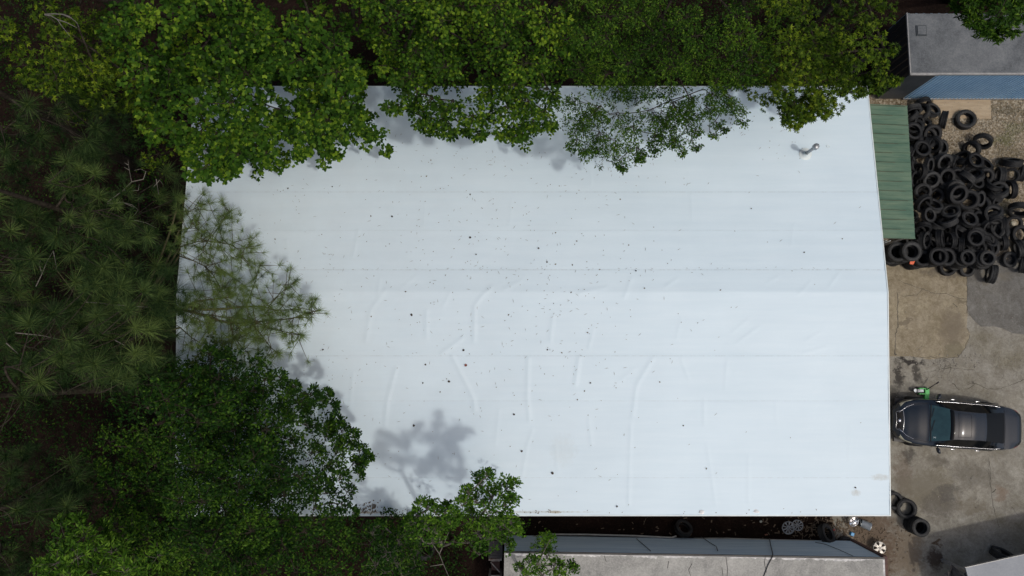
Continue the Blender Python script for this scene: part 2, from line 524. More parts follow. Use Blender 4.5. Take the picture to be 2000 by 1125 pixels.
Z += 0.0016 * np.sin(Y * 2 * np.pi / 0.53 + 0.5 * np.sin(X * 0.7))
Z += 0.006 * np.sin(X * 0.9 + ph[0] + np.sin(Y * 1.3)) * np.sin(Y * 1.7 + ph[1]) + 0.004 * np.sin(X * 2.3 + Y * 1.1 + ph[2]) * np.sin(Y * 3.1 - X * 0.6)
Vv = np.stack([X, Y, Z], -1).reshape(-1, 3)
idx = np.arange(nx * ny).reshape(ny, nx)
Fq = np.stack([idx[:-1, :-1], idx[:-1, 1:], idx[1:, 1:], idx[1:, :-1]], -1).reshape(-1, 4)
o = mesh_obj('roof', Vv.tolist(), Fq.tolist(), M_ROOF, parent=bld, root=bld, smooth=True)
mb = MB()                                                  # drip edge all round the membrane
e = 0.035
for (a, b) in (((RX0, RY0), (RX1, RY0)), ((RX0, RY1), (RX1, RY1))):
    mb.box((a[0] - e, a[1] - (e if a[1] < 0 else 0), zroof(a[1]) - 0.16), (b[0] + e, b[1] + (0 if a[1] < 0 else e), zroof(a[1]) + 0.012))
for x0, x1 in ((RX0 - e, RX0), (RX1, RX1 + e)):
    for ya, yb in ((RY0, YR), (YR, RY1)):
        za, zb = zroof(ya), zroof(yb)
        mb.add([(x0, ya, za - .16), (x1, ya, za - .16), (x1, yb, zb - .16), (x0, yb, zb - .16), (x0, ya, za + .013), (x1, ya, za + .013), (x1, yb, zb + .013), (x0, yb, zb + .013)],
               [(3, 2, 1, 0), (4, 5, 6, 7), (0, 1, 5, 4), (1, 2, 6, 5), (2, 3, 7, 6), (3, 0, 4, 7)])
part('edge_trim', mb, M_TRIM, bld, bld)
for (x0_, x1_, y0_, y1_) in ((RX0 - .05, RX1 + .05, RY0 - .065, RY0 - .03), (RX0 - .05, RX1 + .05, RY1 + .03, RY1 + .065)):
    mb = MB()
    mb.box((x0_, y0_, ZE - .34), (x1_, y1_, ZE - .165))
    part('gutter', mb, M_MAROON, bld, bld)
mb = MB()
for ya, yb in ((RY0, YR), (YR, RY1)):
    z0_, z1_ = zroof(ya), zroof(yb)
    x0_, x1_ = RX1 + .02, RX1 + .062
    mb.add([(x0_, ya, z0_ - .36), (x1_, ya, z0_ - .36), (x1_, yb, z1_ - .36), (x0_, yb, z1_ - .36), (x0_, ya, z0_ - .165), (x1_, ya, z0_ - .165), (x1_, yb, z1_ - .165), (x0_, yb, z1_ - .165)],
           [(3, 2, 1, 0), (4, 5, 6, 7), (0, 1, 5, 4), (1, 2, 6, 5), (2, 3, 7, 6), (3, 0, 4, 7)])
part('fascia', mb, M_MAROON, bld, bld)
i_ = 0.25


def rib_wall(mb, a, b, zt0, zt1, nrm, pitch=0.3, dep=0.03, z0=0.0):
    """ribbed sheet wall from a to b with ribs standing upright"""
    a, b = Vector((a[0], a[1], 0)), Vector((b[0], b[1], 0))
    L = (b - a).length
    d = (b - a) / L
    nr = Vector((nrm[0], nrm[1], 0))
    k = int(L / pitch)
    prof = []
    for i in range(k):
        s0 = i * pitch
        prof += [(s0, 0), (s0 + pitch * .55, 0), (s0 + pitch * .65, dep), (s0 + pitch * .9, dep)]
    prof.append((L, 0))
    vs, fs = [], []
    for s_, h in prof:
        p = a + d * s_ + nr * h
        zt = zt0 + (zt1 - zt0) * s_ / L
        vs += [(p.x, p.y, z0), (p.x, p.y, zt)]
    for i in range(len(prof) - 1):
        fs.append((2 * i, 2 * i + 2, 2 * i + 3, 2 * i + 1))
    mb.add(vs, fs)


ins = 0.22
for (a, b, n_) in (((RX0 + ins, RY0 + ins), (RX1 - ins, RY0 + ins), (0, -1)), ((RX0 + ins, RY1 - ins), (RX1 - ins, RY1 - ins), (0, 1))):
    mb = MB()
    rib_wall(mb, a, b, ZE - .1, ZE - .1, n_)
    part('wall', mb, M_WALL, bld, bld)
for x, n_ in ((RX0 + ins, (-1, 0)), (RX1 - ins, (1, 0))):
    mb = MB()
    rib_wall(mb, (x, RY0 + ins), (x, YR), ZE - .1, ZR - .1, n_)
    rib_wall(mb, (x, YR), (x, RY1 - ins), ZR - .1, ZE - .1, n_)
    part('wall', mb, M_WALL, bld, bld)
# vent pipe through the roof
vb = Pr(1573, 301)
mb = MB()
mb.tube([vb, vb + Vector((0, 0, .80))], 0.052, 14)
vp = part('vent_pipe', mb, M_GALV, bld, bld, True)
T_ = Matrix.Translation(vb)
mb = MB()
mb.lathe([(0.21, 0.012), (0.19, 0.022), (0.09, 0.03), (0.075, 0.10), (0.06, 0.13)], 24, T_)
part('flashing', mb, M_TRIM, vp, bld, True)
mb = MB()
mb.lathe([(0.0, .90), (0.085, .895), (0.098, .875), (0.098, .76), (0.088, .76), (0.088, .86), (0.0, .865)], 24, T_)
part('pipe_cap', mb, M_GALV, vp, bld, True)
pr = Pr(1617, 286)
mb = MB()
mb.lathe([(0.036, 0.006), (0.044, 0.02), (0.052, 0.006)], 20, Matrix.Translation(pr))
part('pipe_stub', mb, M_TRIM, bld, bld, True)

# ------------------------------------------------------------------ leaves lying on the roof
M_DEADLEAF = mat('dead_leaf', (0.03, 0.022, 0.015), (0.07, 0.05, 0.035), 3, 0.8)
M_REDLEAF = mat('red_leaf', (0.22, 0.06, 0.04), None, 3, 0.7)
M_LITTER = mat('litter_brown', (0.06, 0.05, 0.035), (0.17, 0.13, 0.085), 40, 0.85)
vs, fs = [], []


def flake(p, L, W, a):
    i = len(vs)
    d = Vector((math.cos(a), math.sin(a), 0))
    q = Vector((-d.y, d.x, 0))
    z = Vector((0, 0, 1))
    vs.extend([p - d * L * .5 + z * .01, p + q * W * .5 + z * .016, p + d * L * .5 + z * .012, p - q * W * .5 + z * .018])
    fs.append((i, i + 3, i + 2, i + 1))


cnt = 0
while cnt < 700:
    if random.random() < 0.55:
        x, y = random.gauss(1020, 170), random.gauss(520, 150)
    elif random.random() < 0.5:
        x, y = random.uniform(480, 1250), random.uniform(380, 980)
    else:
        x, y = random.uniform(400, 1690), random.uniform(190, 1000)
        if random.random() < (x - 400) / 1700: continue
    p = Pr(x, y)
    if not (RX0 + .1 < p.x < RX1 - .1 and RY0 + .1 < p.y < RY1 - .1): continue
    t = random.random()
    if t < 0.55: flake(p, random.uniform(.02, .05), random.uniform(.015, .03), random.uniform(0, 6.28))
    elif t < 0.95: flake(p, random.uniform(.06, .16), .010, random.gauss(0.7, 0.8))
    else: flake(p, random.uniform(.05, .075), .045, random.uniform(0, 6.28))
    cnt += 1
for k in range(230):        # shed under the overhanging crowns
    bx, by, sx, sy = random.choice([(560, 360, 90, 40), (620, 720, 60, 50), (700, 900, 60, 50), (900, 300, 120, 25), (1200, 320, 90, 25), (600, 520, 60, 60), (1500, 270, 60, 30)])
    p = Pr(random.gauss(bx, sx), random.gauss(by, sy))
    if p.x > RX0 + .2 and RY0 + .1 < p.y < RY1 - .1:
        if random.random() < .5: flake(p, random.uniform(.02, .05), random.uniform(.012, .03), random.uniform(0, 6.28))
        else: flake(p, random.uniform(.06, .15), .009, random.gauss(.6, .8))
for k in range(170):        # drift along the lower eave and the seam
    x = random.uniform(660, 1100) if random.random() < .9 else random.uniform(1100, 1700)
    p = Pr(x, 1003 - abs(random.gauss(0, 5)))
    if p.y > RY0 + .05: flake(p, random.uniform(.02, .07), random.uniform(.012, .035), random.uniform(0, 6.28))
for k in range(45):
    p = Pr(random.uniform(560, 1660), 525 + random.gauss(0, 1.2))
    flake(p, random.uniform(.03, .09), .01, random.gauss(0, .3))
for k in range(60):
    p = Pr(random.gauss(722, 12), random.gauss(993, 6))
    flake(p + Vector((0, 0, random.uniform(0, .04))), random.uniform(.05, .12), random.uniform(.02, .05), random.uniform(0, 6.28))
tag(mesh_obj('leaf_litter', vs, fs, M_LITTER), kind='stuff')


def curled_leaf(px, py, size, m, label, group=None):
    p = Pr(px, py)
    a = random.uniform(0, 6.28)
    mb = MB()
    n = 7
    pts = []
    for i in range(n):
        t = i / (n - 1)
        wdt = math.sin(math.pi * min(1, t * .92 + .04)) ** .7 * size * .42
        for s_ in (-1, -.4, .4, 1):
            u, v = (t - .5) * size, s_ * wdt
            pts.append(p + Vector((u * math.cos(a) - v * math.sin(a), u * math.sin(a) + v * math.cos(a), .014 + size * .25 * abs(s_) ** 2 * .6 + .02 * math.sin(t * 5))))
    fs_ = []
    for i in range(n - 1):
        for j in range(3):
            fs_.append((i * 4 + j, i * 4 + j + 1, i * 4 + j + 5, i * 4 + j + 4))
    o = mesh_obj('fallen_leaf', pts, fs_, m, loc=p)
    tag(o, label, 'leaf', group)


for (x, y, s_) in [(918, 464, .11), (1052, 485, .09), (1068, 512, .09), (804, 615, .11), (877, 745, .11), (1004, 809, .10), (808, 831, .12), (1019, 881, .10), (1079, 924, .13), (1670, 952, .08), (1205, 989, .09), (766, 423, .09),
                   (918, 380, .08), (563, 368, .08), (831, 712, .09), (1153, 748, .08), (826, 748, .07), (1334, 831, .07), (631, 683, .08), (905, 684, .11), (1570, 493, .07), (930, 497, .07), (1242, 529, .07), (1069, 683, .07), (649, 365, .07)]:
    curled_leaf(x, y, s_ * .75, M_DEADLEAF, 'dark curled dead leaf lying on the white roof membrane', 'dead leaves on the white roof')
curled_leaf(910, 713, .10, M_REDLEAF, 'small reddish dead leaf, the only red one on the white roof', 'dead leaves on the white roof')


def scrap(px, py, size, m, label, flat=1.0, at_roof=True, z=0.0, name='membrane_scrap', cat='scrap'):
    p = Pr(px, py) if at_roof else P(px, py, z)
    mb = MB()
    n = 9
    ring = []
    for i in range(n):
        a = 2 * math.pi * i / n
        r = size * random.uniform(.55, 1.1)
        ring.append(p + Vector((math.cos(a) * r, math.sin(a) * r * flat, .012 + random.uniform(0, .5) * size * .5)))
    c = p + Vector((0, 0, size * .55))
    c2 = p + Vector((size * .2, 0, .008))
    mb.add(ring + [c, c2], [(i, (i + 1) % n, n) for i in range(n)] + [((i + 1) % n, i, n + 1) for i in range(n)])
    return tag(mesh_obj(name, mb.v, mb.f, m, loc=p), label, cat)


M_SCRAP = mat('scrap_white', (0.85, 0.85, 0.84), None, 3, 0.5)
scrap(1370, 1000, .11, M_SCRAP, 'white torn scrap at the lower roof eave above the coiled cable', .6)
scrap(1477, 998.5, .10, M_SCRAP, 'white torn scrap at the lower roof eave beside the wheel cover gap', .7)

# ------------------------------------------------------------------ green lean-to canopy
M_GREEN = mat('green_sheet', (0.045, 0.115, 0.075), (0.105, 0.175, 0.112), 2.2, 0.55, bmp=0.1, stretch=(0.4, 2.5, 1))
M_RUSTD = mat('lap_dirt', (0.05, 0.035, 0.025), (0.10, 0.07, 0.05), 6, .9)
M_STEEL = mat('dull_steel', (0.25, 0.25, 0.25), (0.36, 0.36, 0.35), 8, 0.5, 0.4)
za, zb = 2.75, 2.45
A, B, C, D = P(1694, 203, za), P(1773, 205, zb), P(1786, 463, zb), P(1722, 465, za)
cy = (A.y + C.y) / 2
can = empty('lean_to_canopy', (13.3, cy, 0), 'green ribbed metal canopy roof along the right end wall above the tyre heap', 'canopy')
xa, xb = RX1 - ins + 0.05, (B.x + C.x) / 2
ytop, ybot = (A.y + B.y) / 2, (C.y + D.y) / 2
mb = MB()
nr = 84
prof = []
for i in range(nr + 1):
    t = i / nr
    y = ytop + (ybot - ytop) * t
    q = i % 6
    prof.append((y, 0.0))
    if q in (0, 3):
        hh = .03 if q == 0 else .012
        prof.append((y - .004, hh))
        prof.append((y - .022, hh))
        prof.append((y - .026, 0))
vs_, fs_ = [], []
for (y, h) in prof:
    jx = xb + (0.10 if False else 0)
    vs_ += [(xa, y, za + h), (xb, y, zb + h)]
for i in range(len(prof) - 1):
    fs_.append((2 * i, 2 * i + 1, 2 * i + 3, 2 * i + 2))
mb.add(vs_, fs_)
part('canopy_sheet', mb, M_GREEN, can, can)
mb = MB()                                  # dirt-filled laps beside each standing rib
for i in range(0, nr + 1, 6):
    y = ytop + (ybot - ytop) * i / nr - .03
    u0, u1 = random.uniform(0, .35), random.uniform(.7, 1)
    for (a, b) in ((u0, u1),):
        x0_, x1_ = xa + (xb - xa) * a, xa + (xb - xa) * b
        mb.obox(((x0_ + x1_) / 2, y - .01, za + (zb - za) * (a + b) / 2 + .003), ((x1_ - x0_) / 2, 0, (zb - za) * (b - a) / 2), (0, .005, 0), (0, 0, .003))
part('lap_dirt', mb, M_RUSTD, can, can)
for t in (0.02, .5, .98):
    y = ytop + (ybot - ytop) * t
    mb = MB()
    mb.obox(((xa + xb) / 2, y, (za + zb) / 2 - .075), ((xb - xa) / 2, 0, (zb - za) / 2), (0, .025, 0), (0, 0, .05))
    part('rafter', mb, M_STEEL, can, can)
for t in (.02, .5, .98):
    y = ytop + (ybot - ytop) * t
    mb = MB()
    mb.tube([(xb - .08, y, 0), (xb - .08, y, zb - .12)], .035, 10)
    part('post', mb, M_STEEL, can, can)
for x in (1731, 1739):
    mb = MB()
    p = P(x, 470, 2.4)
    mb.tube([p, p + Vector((0, -.03, -.9))], .014, 6)
    part('bracket', mb, M_TRIM, can, can)

# ------------------------------------------------------------------ container top right
def worn_roof_mat(name, base, light, darkc, seed):
    m, n, b = new_mat(name)
    tc = n.nodes.new('ShaderNodeTexCoord').outputs['Object']
    mp = n.nodes.new('ShaderNodeMapping')
    mp.inputs['Location'].default_value = (seed, seed * 2, 0)
    n.links.new(tc, mp.inputs[0])
    tc = mp.outputs[0]
    c = ramp(n, noise(n, 0.8, 8, .65, tc, .5), [(.3, darkc), (.5, base), (.72, light)])
    vo = n.nodes.new('ShaderNodeTexVoronoi')
    vo.inputs['Scale'].default_value = 26
    n.links.new(tc, vo.inputs[0])
    s_ = n.nodes.new('ShaderNodeSeparateColor')
    n.links.new(vo.outputs['Color'], s_.inputs[0])
    c = mixc(n, .25, c, ramp(n, s_.outputs[0], [(0, darkc), (1, light)]))
    sp = ramp(n, noise(n, 5, 8, .8, tc), [(.62, (0, 0, 0)), (.70, (1, 1, 1))])
    c = mixc(n, math_n(n, 'MULTIPLY', sp, .45), c, (.04, .042, .045))
    n.links.new(c, b.inputs[0])
    b.inputs['Roughness'].default_value = .7
    bump(n, b, noise(n, 18, 5, .7, tc), .35, .01)
    return m


M_CROOF = worn_roof_mat('container_roof', (0.105, 0.117, 0.127), (0.195, 0.208, 0.215), (0.032, 0.038, 0.045), 3.0)
M_BLUE = mat('blue_sheet', (0.32, 0.54, 0.76), (0.42, 0.64, 0.84), 2.5, .5, bmp=.1)
M_DARKP = mat('dark_panel', (0.035, 0.045, 0.052), (0.06, 0.07, 0.08), 3, .45)
M_BLACK = mat('black_paint_and_shade', (0.02, 0.02, 0.022), (0.035, 0.033, 0.033), 4, .5)
M_RUST = mat('rust_red', (0.06, 0.025, 0.022), (0.11, 0.05, 0.035), 6, .7)
CX0, CY0, CZ = 14.42, 10.43, 2.5
CX1, CY1 = CX0 + 9.0, P(1776, 25, CZ).y
con = empty('shipping_container', ((CX0 + CX1) / 2, (CY0 + CY1) / 2, 0), 'weathered blue-sided storage container with a stained grey roof beyond the tyre heap', 'container')
mb = MB()
mb.box((CX0 + .03, CY0 + .03, CZ - .10), (CX1 - .03, CY1 - .03, CZ))
part('roof', mb, M_CROOF, con, con)
mb = MB()
rib_wall(mb, (CX0 + 1.02, CY0), (CX1, CY0), CZ - .06, CZ - .06, (0, -1), .14, .035, .12)
part('front_wall', mb, M_BLUE, con, con)
mb = MB()
mb.box((CX0, CY0 - .03, .12), (CX0 + 1.0, CY0 + .02, CZ - .06))
part('side_door', mb, M_DARKP, con, con)
mb = MB()
mb.box((CX0 + .02, CY0 - .06, CZ - .055), (CX0 + 1.04, CY0 + .025, CZ + .02))
part('door_header', mb, M_STEEL, con, con)
mb = MB()
rib_wall(mb, (CX0 + .04, CY1), (CX0 + .04, CY0 + .05), CZ - .05, CZ - .05, (-1, 0), .28, .03, .12)
part('end_wall', mb, M_BLACK, con, con)  # end wall coloured near black, its shade put into the colour
mb = MB()
mb.box((CX0 + 1.04, CY0 - .05, .0), (CX1, CY0 + .03, .12))
mb.box((CX0 - .01, CY0 - .05, CZ - .05), (CX0 + .03, CY1, CZ + .015))
mb.box((CX0 + 1.04, CY0 - .04, CZ - .06), (CX1, CY0 + .03, CZ + .012))
part('frame_rails', mb, M_STEEL, con, con)
mb = MB()
rib_wall(mb, (CX1, CY1 - .02), (CX0, CY1 - .02), CZ - .05, CZ - .05, (0, 1), .28, .03, .12)
rib_wall(mb, (CX1 - .02, CY0), (CX1 - .02, CY1), CZ - .05, CZ - .05, (1, 0), .28, .03, .12)
part('rear_wall', mb, M_BLUE, con, con)
mb = MB()
hp = P(1799, 60, CZ)
mb.box((hp.x - .19, hp.y - .2, CZ + .002), (hp.x + .19, hp.y + .2, CZ + .03))
hat = part('roof_hatch', mb, M_DARKP, con, con)
mb = MB()
mb.box((hp.x - .15, hp.y - .16, CZ + .03), (hp.x + .15, hp.y + .16, CZ + .055))
part('hatch_lid', mb, M_CROOF, hat, con)
# dark rotting boards and junk behind: planks leaning against the container end
M_OLDWOOD = mat('old_boards', (0.02, 0.018, 0.016), (0.04, 0.034, 0.03), 6, .85, stretch=(1, 8, 1))
for i, (x, y, L, a) in enumerate([(1722, 95, 3.0, .62), (1728, 130, 2.6, .66)]):
    p = P(x, y, .35)
    mb = MB()
    d = Vector((math.cos(a), math.sin(a), .12)).normalized()
    q = Vector((-math.sin(a), math.cos(a), 0))
    mb.obox(p, d * L / 2, q * .14, d.cross(q) * .03)
    tag(mesh_obj('old_board', mb.v, mb.f, M_OLDWOOD, loc=(p.x, p.y, 0)),
        ['dark old board on the ground left of the container, farther from canopy', 'dark old board on the ground left of the container, nearer the canopy'][i], 'board')

# plywood on the gravel
M_PLY = mat('plywood', (0.33, 0.25, 0.16), (0.42, 0.33, 0.22), 1.5, .75, stretch=(1, 6, 1))
a_, b_, c_, d_ = P(1822, 196, .03), P(1935, 196, .03), P(1936, 232, .03), P(1826, 230, .03)
mb = MB()
mb.prism([(d_.x, d_.y), (c_.x, c_.y), (b_.x, b_.y + .25), (a_.x, a_.y + .25)], .012, .03)
tag(mesh_obj('plywood_sheet', mb.v, mb.f, M_PLY, loc=((a_.x + c_.x) / 2, c_.y + .5, 0)), 'tan plywood sheet lying on gravel at the foot of the blue container wall', 'board')

# ------------------------------------------------------------------ lower trailer
TZ = 2.6
q0, q1 = P(985, 1078, TZ), P(1728, 1090, TZ)
tdir = (q1 - q0).normalized()
tn = Vector((tdir.y, -tdir.x, 0))      # pointing away from the white building
if tn.y > 0: tn = -tn
TL, TW = (q1 - q0).length, 2.5


def tp(u, v, z):
    return q0 + tdir * u + tn * v + Vector((0, 0, z - TZ))


M_TROOF = worn_roof_mat('trailer_roof', (0.34, 0.34, 0.315), (0.52, 0.51, 0.475), (0.15, 0.152, 0.145), 8.0)
M_TSIDE = mat('trailer_side', (0.42, 0.56, 0.68), (0.55, 0.68, 0.78), 1.2, .5, stretch=(.5, 1, 8))
M_FRAY = mat('frayed_edge', (0.42, 0.42, 0.41), (0.72, 0.71, 0.69), 7, .8)
tr = empty('box_trailer', tp(TL / 2, TW / 2, 0), 'long blue-grey box trailer with a stained pale roof below the white building', 'trailer')
mb = MB()
mb.add([tp(0, 0.03, TZ - .06), tp(TL, 0.03, TZ - .06), tp(TL, TW, TZ - .06), tp(0, TW, TZ - .06), tp(0, 0.03, TZ), tp(TL, 0.03, TZ), tp(TL, TW, TZ), tp(0, TW, TZ)],
       [(3, 2, 1, 0), (4, 5, 6, 7), (0, 1, 5, 4), (1, 2, 6, 5), (2, 3, 7, 6), (3, 0, 4, 7)])
part('roof', mb, M_TROOF, tr, tr)
mb = MB()                               # lap-sided wall, small horizontal steps
vs_, fs_ = [], []
levels = []
k = 26
zb_, zt_ = .25, TZ - .07
for i in range(k):
    z0_, z1_ = zb_ + (zt_ - zb_) * i / k, zb_ + (zt_ - zb_) * (i + 1) / k
    levels += [(z0_, -.012), (z0_ + (z1_ - z0_) * .8, .0)]
levels.append((zt_, 0))
for z_, off in levels:
    vs_ += [tp(0, .01 + off, z_), tp(TL, .01 + off, z_)]
for i in range(len(levels) - 1):
    fs_.append((2 * i + 1, 2 * i, 2 * i + 2, 2 * i + 3))
mb.add(vs_, fs_)
part('side_wall', mb, M_TSIDE, tr, tr)
mb = MB()
mb.add([tp(0, TW - .02, .25), tp(TL, TW - .02, .25), tp(TL, TW - .02, TZ - .06), tp(0, TW - .02, TZ - .06)], [(0, 1, 2, 3)])
part('side_wall', mb, M_TSIDE, tr, tr)
for u in (0.02, TL - .02):
    mb = MB()
    mb.add([tp(u, .02, .25), tp(u, TW - .02, .25), tp(u, TW - .02, TZ - .06), tp(u, .02, TZ - .06)], [(0, 1, 2, 3)])
    part('end_wall', mb, M_TSIDE, tr, tr)
mb = MB()                               # rear door frame
for v0, v1 in ((-.05, .06), (TW - .06, TW + .03)):
    mb.add([tp(TL - .04, v0, .2), tp(TL + .10, v0, .2), tp(TL + .10, v1, .2), tp(TL - .04, v1, .2), tp(TL - .04, v0, TZ - .02), tp(TL + .10, v0, TZ - .02), tp(TL + .10, v1, TZ - .02), tp(TL - .04, v1, TZ - .02)],
           [(3, 2, 1, 0), (4, 5, 6, 7), (0, 1, 5, 4), (1, 2, 6, 5), (2, 3, 7, 6), (3, 0, 4, 7)])
mb.add([tp(TL + .005, .06, TZ - .12), tp(TL + .10, .06, TZ - .12), tp(TL + .10, TW - .06, TZ - .12), tp(TL + .005, TW - .06, TZ - .12), tp(TL + .005, .06, TZ - .025), tp(TL + .10, .06, TZ - .025), tp(TL + .10, TW - .06, TZ - .025), tp(TL + .005, TW - .06, TZ - .025)],
       [(3, 2, 1, 0), (4, 5, 6, 7), (0, 1, 5, 4), (1, 2, 6, 5), (2, 3, 7, 6), (3, 0, 4, 7)])
part('rear_frame', mb, M_RUST, tr, tr)
mb = MB()                               # black rail under roof lip + frayed sealant along the edge
mb.tube([tp(0, .0, TZ - .03), tp(TL, .0, TZ - .03)], .028, 6)
part('roof_rail', mb, M_BLACK, tr, tr)
mb = MB()
n_ = 220
us = [.05 + (TL - .15) * i / n_ for i in range(n_ + 1)]
wd_ = [max(.004, .05 + .035 * math.sin(u * 2.1) * math.sin(u * .83 + 1) + random.gauss(0, .014)) * (.12 if math.sin(u * 3.7 + math.sin(u * 1.3) * 2) > .86 else 1) for u in us]
mb.add([tp(u, .045, TZ + .004) for u in us] + [tp(u, .045 + w_, TZ + .004) for u, w_ in zip(us, wd_)], [(i, n_ + 1 + i, n_ + 2 + i, i + 1) for i in range(n_)])
part('sealant_fringe', mb, M_FRAY, tr, tr)
mb = MB()
mb.add([tp(TL - .07, .06, TZ + .004), tp(TL - .01, .06, TZ + .004), tp(TL - .01, TW, TZ + .004), tp(TL - .07, TW, TZ + .004)], [(0, 3, 2, 1)])
part('end_strip', mb, M_FRAY, tr, tr)
mb = MB()
mb.add([tp(.3, .15, .12), tp(TL, .15, .12), tp(TL, TW - .1, .12), tp(.3, TW - .1, .12), tp(.3, .15, .26), tp(TL, .15, .26), tp(TL, TW - .1, .26), tp(.3, TW - .1, .26)],
       [(3, 2, 1, 0), (4, 5, 6, 7), (0, 1, 5, 4), (1, 2, 6, 5), (2, 3, 7, 6), (3, 0, 4, 7)])
part('chassis', mb, M_BLACK, tr, tr)
mb = MB()                                # cracks torn in the old roof skin
for pts in ([(1418, 1088), (1421, 1110), (1420, 1135)], [(1495, 1087), (1493, 1100), (1497, 1118)], [(1180, 1085), (1184, 1097)], [(1306, 1096), (1304, 1110)], [(1352, 1100), (1345, 1113), (1349, 1125)], [(1412, 1124), (1410, 1108)]):
    q = [P(x, y, TZ + .008) for x, y in pts]
    mb = MB()
    mb.tube(q, .007, 4)
    part('roof_tear', mb, M_BLACK, tr, tr)

# cables and pipe on the trailer
M_CABLE = mat('black_cable', (0.015, 0.015, 0.016), (0.03, 0.03, 0.03), 9, .5)
M_PALE = mat('pale_pipe', (0.30, 0.31, 0.30), (0.42, 0.42, 0.40), 7, .6)


def side_pt(px, py, off=.03):
    """point on the trailer's long side (or its roof, if the pixel lies there)"""
    a = P(px, py, 0.2)
    lo, hi = .0, TZ
    for _ in range(30):
        m_ = (lo + hi) / 2
        p = P(px, py, m_)
        dist = (p - q0).dot(tn)
        if dist > -off: lo = m_
        else: hi = m_
    p = P(px, py, lo)
    if (P(px, py, TZ) - q0).dot(tn) > 0.0:
        p = P(px, py, TZ + .025)
    return p


def cable(name, pix, r, m, label, cat):
    q = [side_pt(x, y) for x, y in pix]
    mb = MB()
    fine = []
    for a, b in zip(q[:-1], q[1:]):
        for i in range(5):
            fine.append(a.lerp(b, i / 5))
    fine.append(q[-1])
    mb.tube(fine, r, 6)
    tag(mesh_obj(name, mb.v, mb.f, m, loc=q[-1], smooth=True), label, cat)


cable('cable', [(1369, 1048), (1378, 1054), (1390, 1062), (1399, 1067), (1402, 1076)], .012, M_CABLE, 'short black cable with a hooked end hanging on the trailer side', 'cable')
cable('cable', [(1503, 1052), (1505, 1064), (1509, 1080), (1509, 1087), (1500, 1104), (1491, 1128)], .015, M_CABLE, 'black cable running up the trailer side and across its pale roof', 'cable')
cable('cable', [(1592, 1059), (1612, 1063), (1640, 1074), (1666, 1086)], .010, M_CABLE, 'thin black cable slanting across the trailer side near its end', 'cable')
cable('cable', [(1243, 1052), (1256, 1063), (1271, 1076)], .012, M_CABLE, 'black strap slanting down the middle of the trailer side', 'cable')
mb = MB()
pp = [P(1040, 1049, .35), P(1066, 1043.5, .35), P(1150, 1044, .35), P(1240, 1046.5, .35), P(1312, 1050, .35), P(1321, 1047, .35)]
mb.tube(pp, .03, 8)
tag(mesh_obj('pipe', mb.v, mb.f, M_PALE, loc=pp[2], smooth=True), 'long pale pipe lying along the foot of the trailer side', 'pipe')
mb = MB()
pp = [P(1355, 1051.5, .28), P(1420, 1051.5, .28), P(1500, 1054, .28), P(1590, 1056, .28)]
mb.tube(pp, .022, 8)
tag(mesh_obj('pipe', mb.v, mb.f, M_PALE, loc=pp[2], smooth=True), 'thin pale pipe at the trailer foot under the wheel cover', 'pipe')

# rusty frame at the nose of the trailer
M_CREAM = mat('old_cream_paint', (0.38, 0.35, 0.31), (0.2, 0.13, 0.09), 5, .7, lo=.45, hi=.7)
fr = P(967, 1110, 1.0)
rf = empty('machine_frame', (fr.x, fr.y, 0), 'small cream and rust metal frame standing at the nose end of the trailer', 'frame')
w2, h2 = .2, 1.0
for sx in (-1, 1):
    for sy in (-1, 1):
        mb = MB()
        mb.box((fr.x + sx * w2 - .035, fr.y + sy * .3 - .035, 0), (fr.x + sx * w2 + .035, fr.y + sy * .3 + .035, h2))
        part('post', mb, M_CREAM, rf, rf)
for y_ in (.24, -.333):
    mb = MB()
    mb.box((fr.x - w2 + .037, fr.y + y_, h2 - .06), (fr.x + w2 - .037, fr.y + y_ + .09, h2 - .003))
    part('crossbar', mb, M_CREAM, rf, rf)
mb = MB()
mb.obox((fr.x, fr.y, h2 - .15), (.16, -.17, 0), (.012, .012, 0), (0, 0, .02))
part('brace', mb, M_CREAM, rf, rf)
mb = MB()
mb.box((fr.x - .15, fr.y - .22, .1), (fr.x + .15, fr.y + .22, .45))
part('drum_box', mb, M_RUST, rf, rf)
mb = MB()
mb.box((fr.x - .24, fr.y + .36, 0), (fr.x + .26, fr.y + .95, 1.02))
for i in range(6):
    mb.box((fr.x - .2, fr.y + .42 + i * .085, 1.02), (fr.x + .22, fr.y + .45 + i * .085, 1.035))
part('hood_box', mb, M_BLACK, rf, rf)

# ------------------------------------------------------------------ shed bottom right
SZ = 1.9
s0, s1 = P(1886, 1109, SZ), P(2060, 1070, SZ)
sdir = (s1 - s0).normalized()
sn = Vector((sdir.y, -sdir.x, 0))
M_SHED = worn_roof_mat('shed_roof', (0.28, 0.30, 0.325), (0.33, 0.35, 0.37), (0.23, 0.25, 0.275), 5.0)
sh = empty('open_carport', (s0 + sdir * 3 + sn * 1.5) * Vector((1, 1, 0)).length * 0 + Vector(((s0 + sdir * 3 + sn * 1.5).x, (s0 + sdir * 3 + sn * 1.5).y, 0)), 'low open carport with a plain grey roof at the yard corner below the car', 'carport')


def sp_(u, v, z):
    p = s0 + sdir * u + sn * v
    return Vector((p.x, p.y, z))


def sbox(u0, u1, v0, v1, z0, z1):
    return [sp_(u0, v0, z0), sp_(u1, v0, z0), sp_(u1, v1, z0), sp_(u0, v1, z0), sp_(u0, v0, z1), sp_(u1, v0, z1), sp_(u1, v1, z1), sp_(u0, v1, z1)]


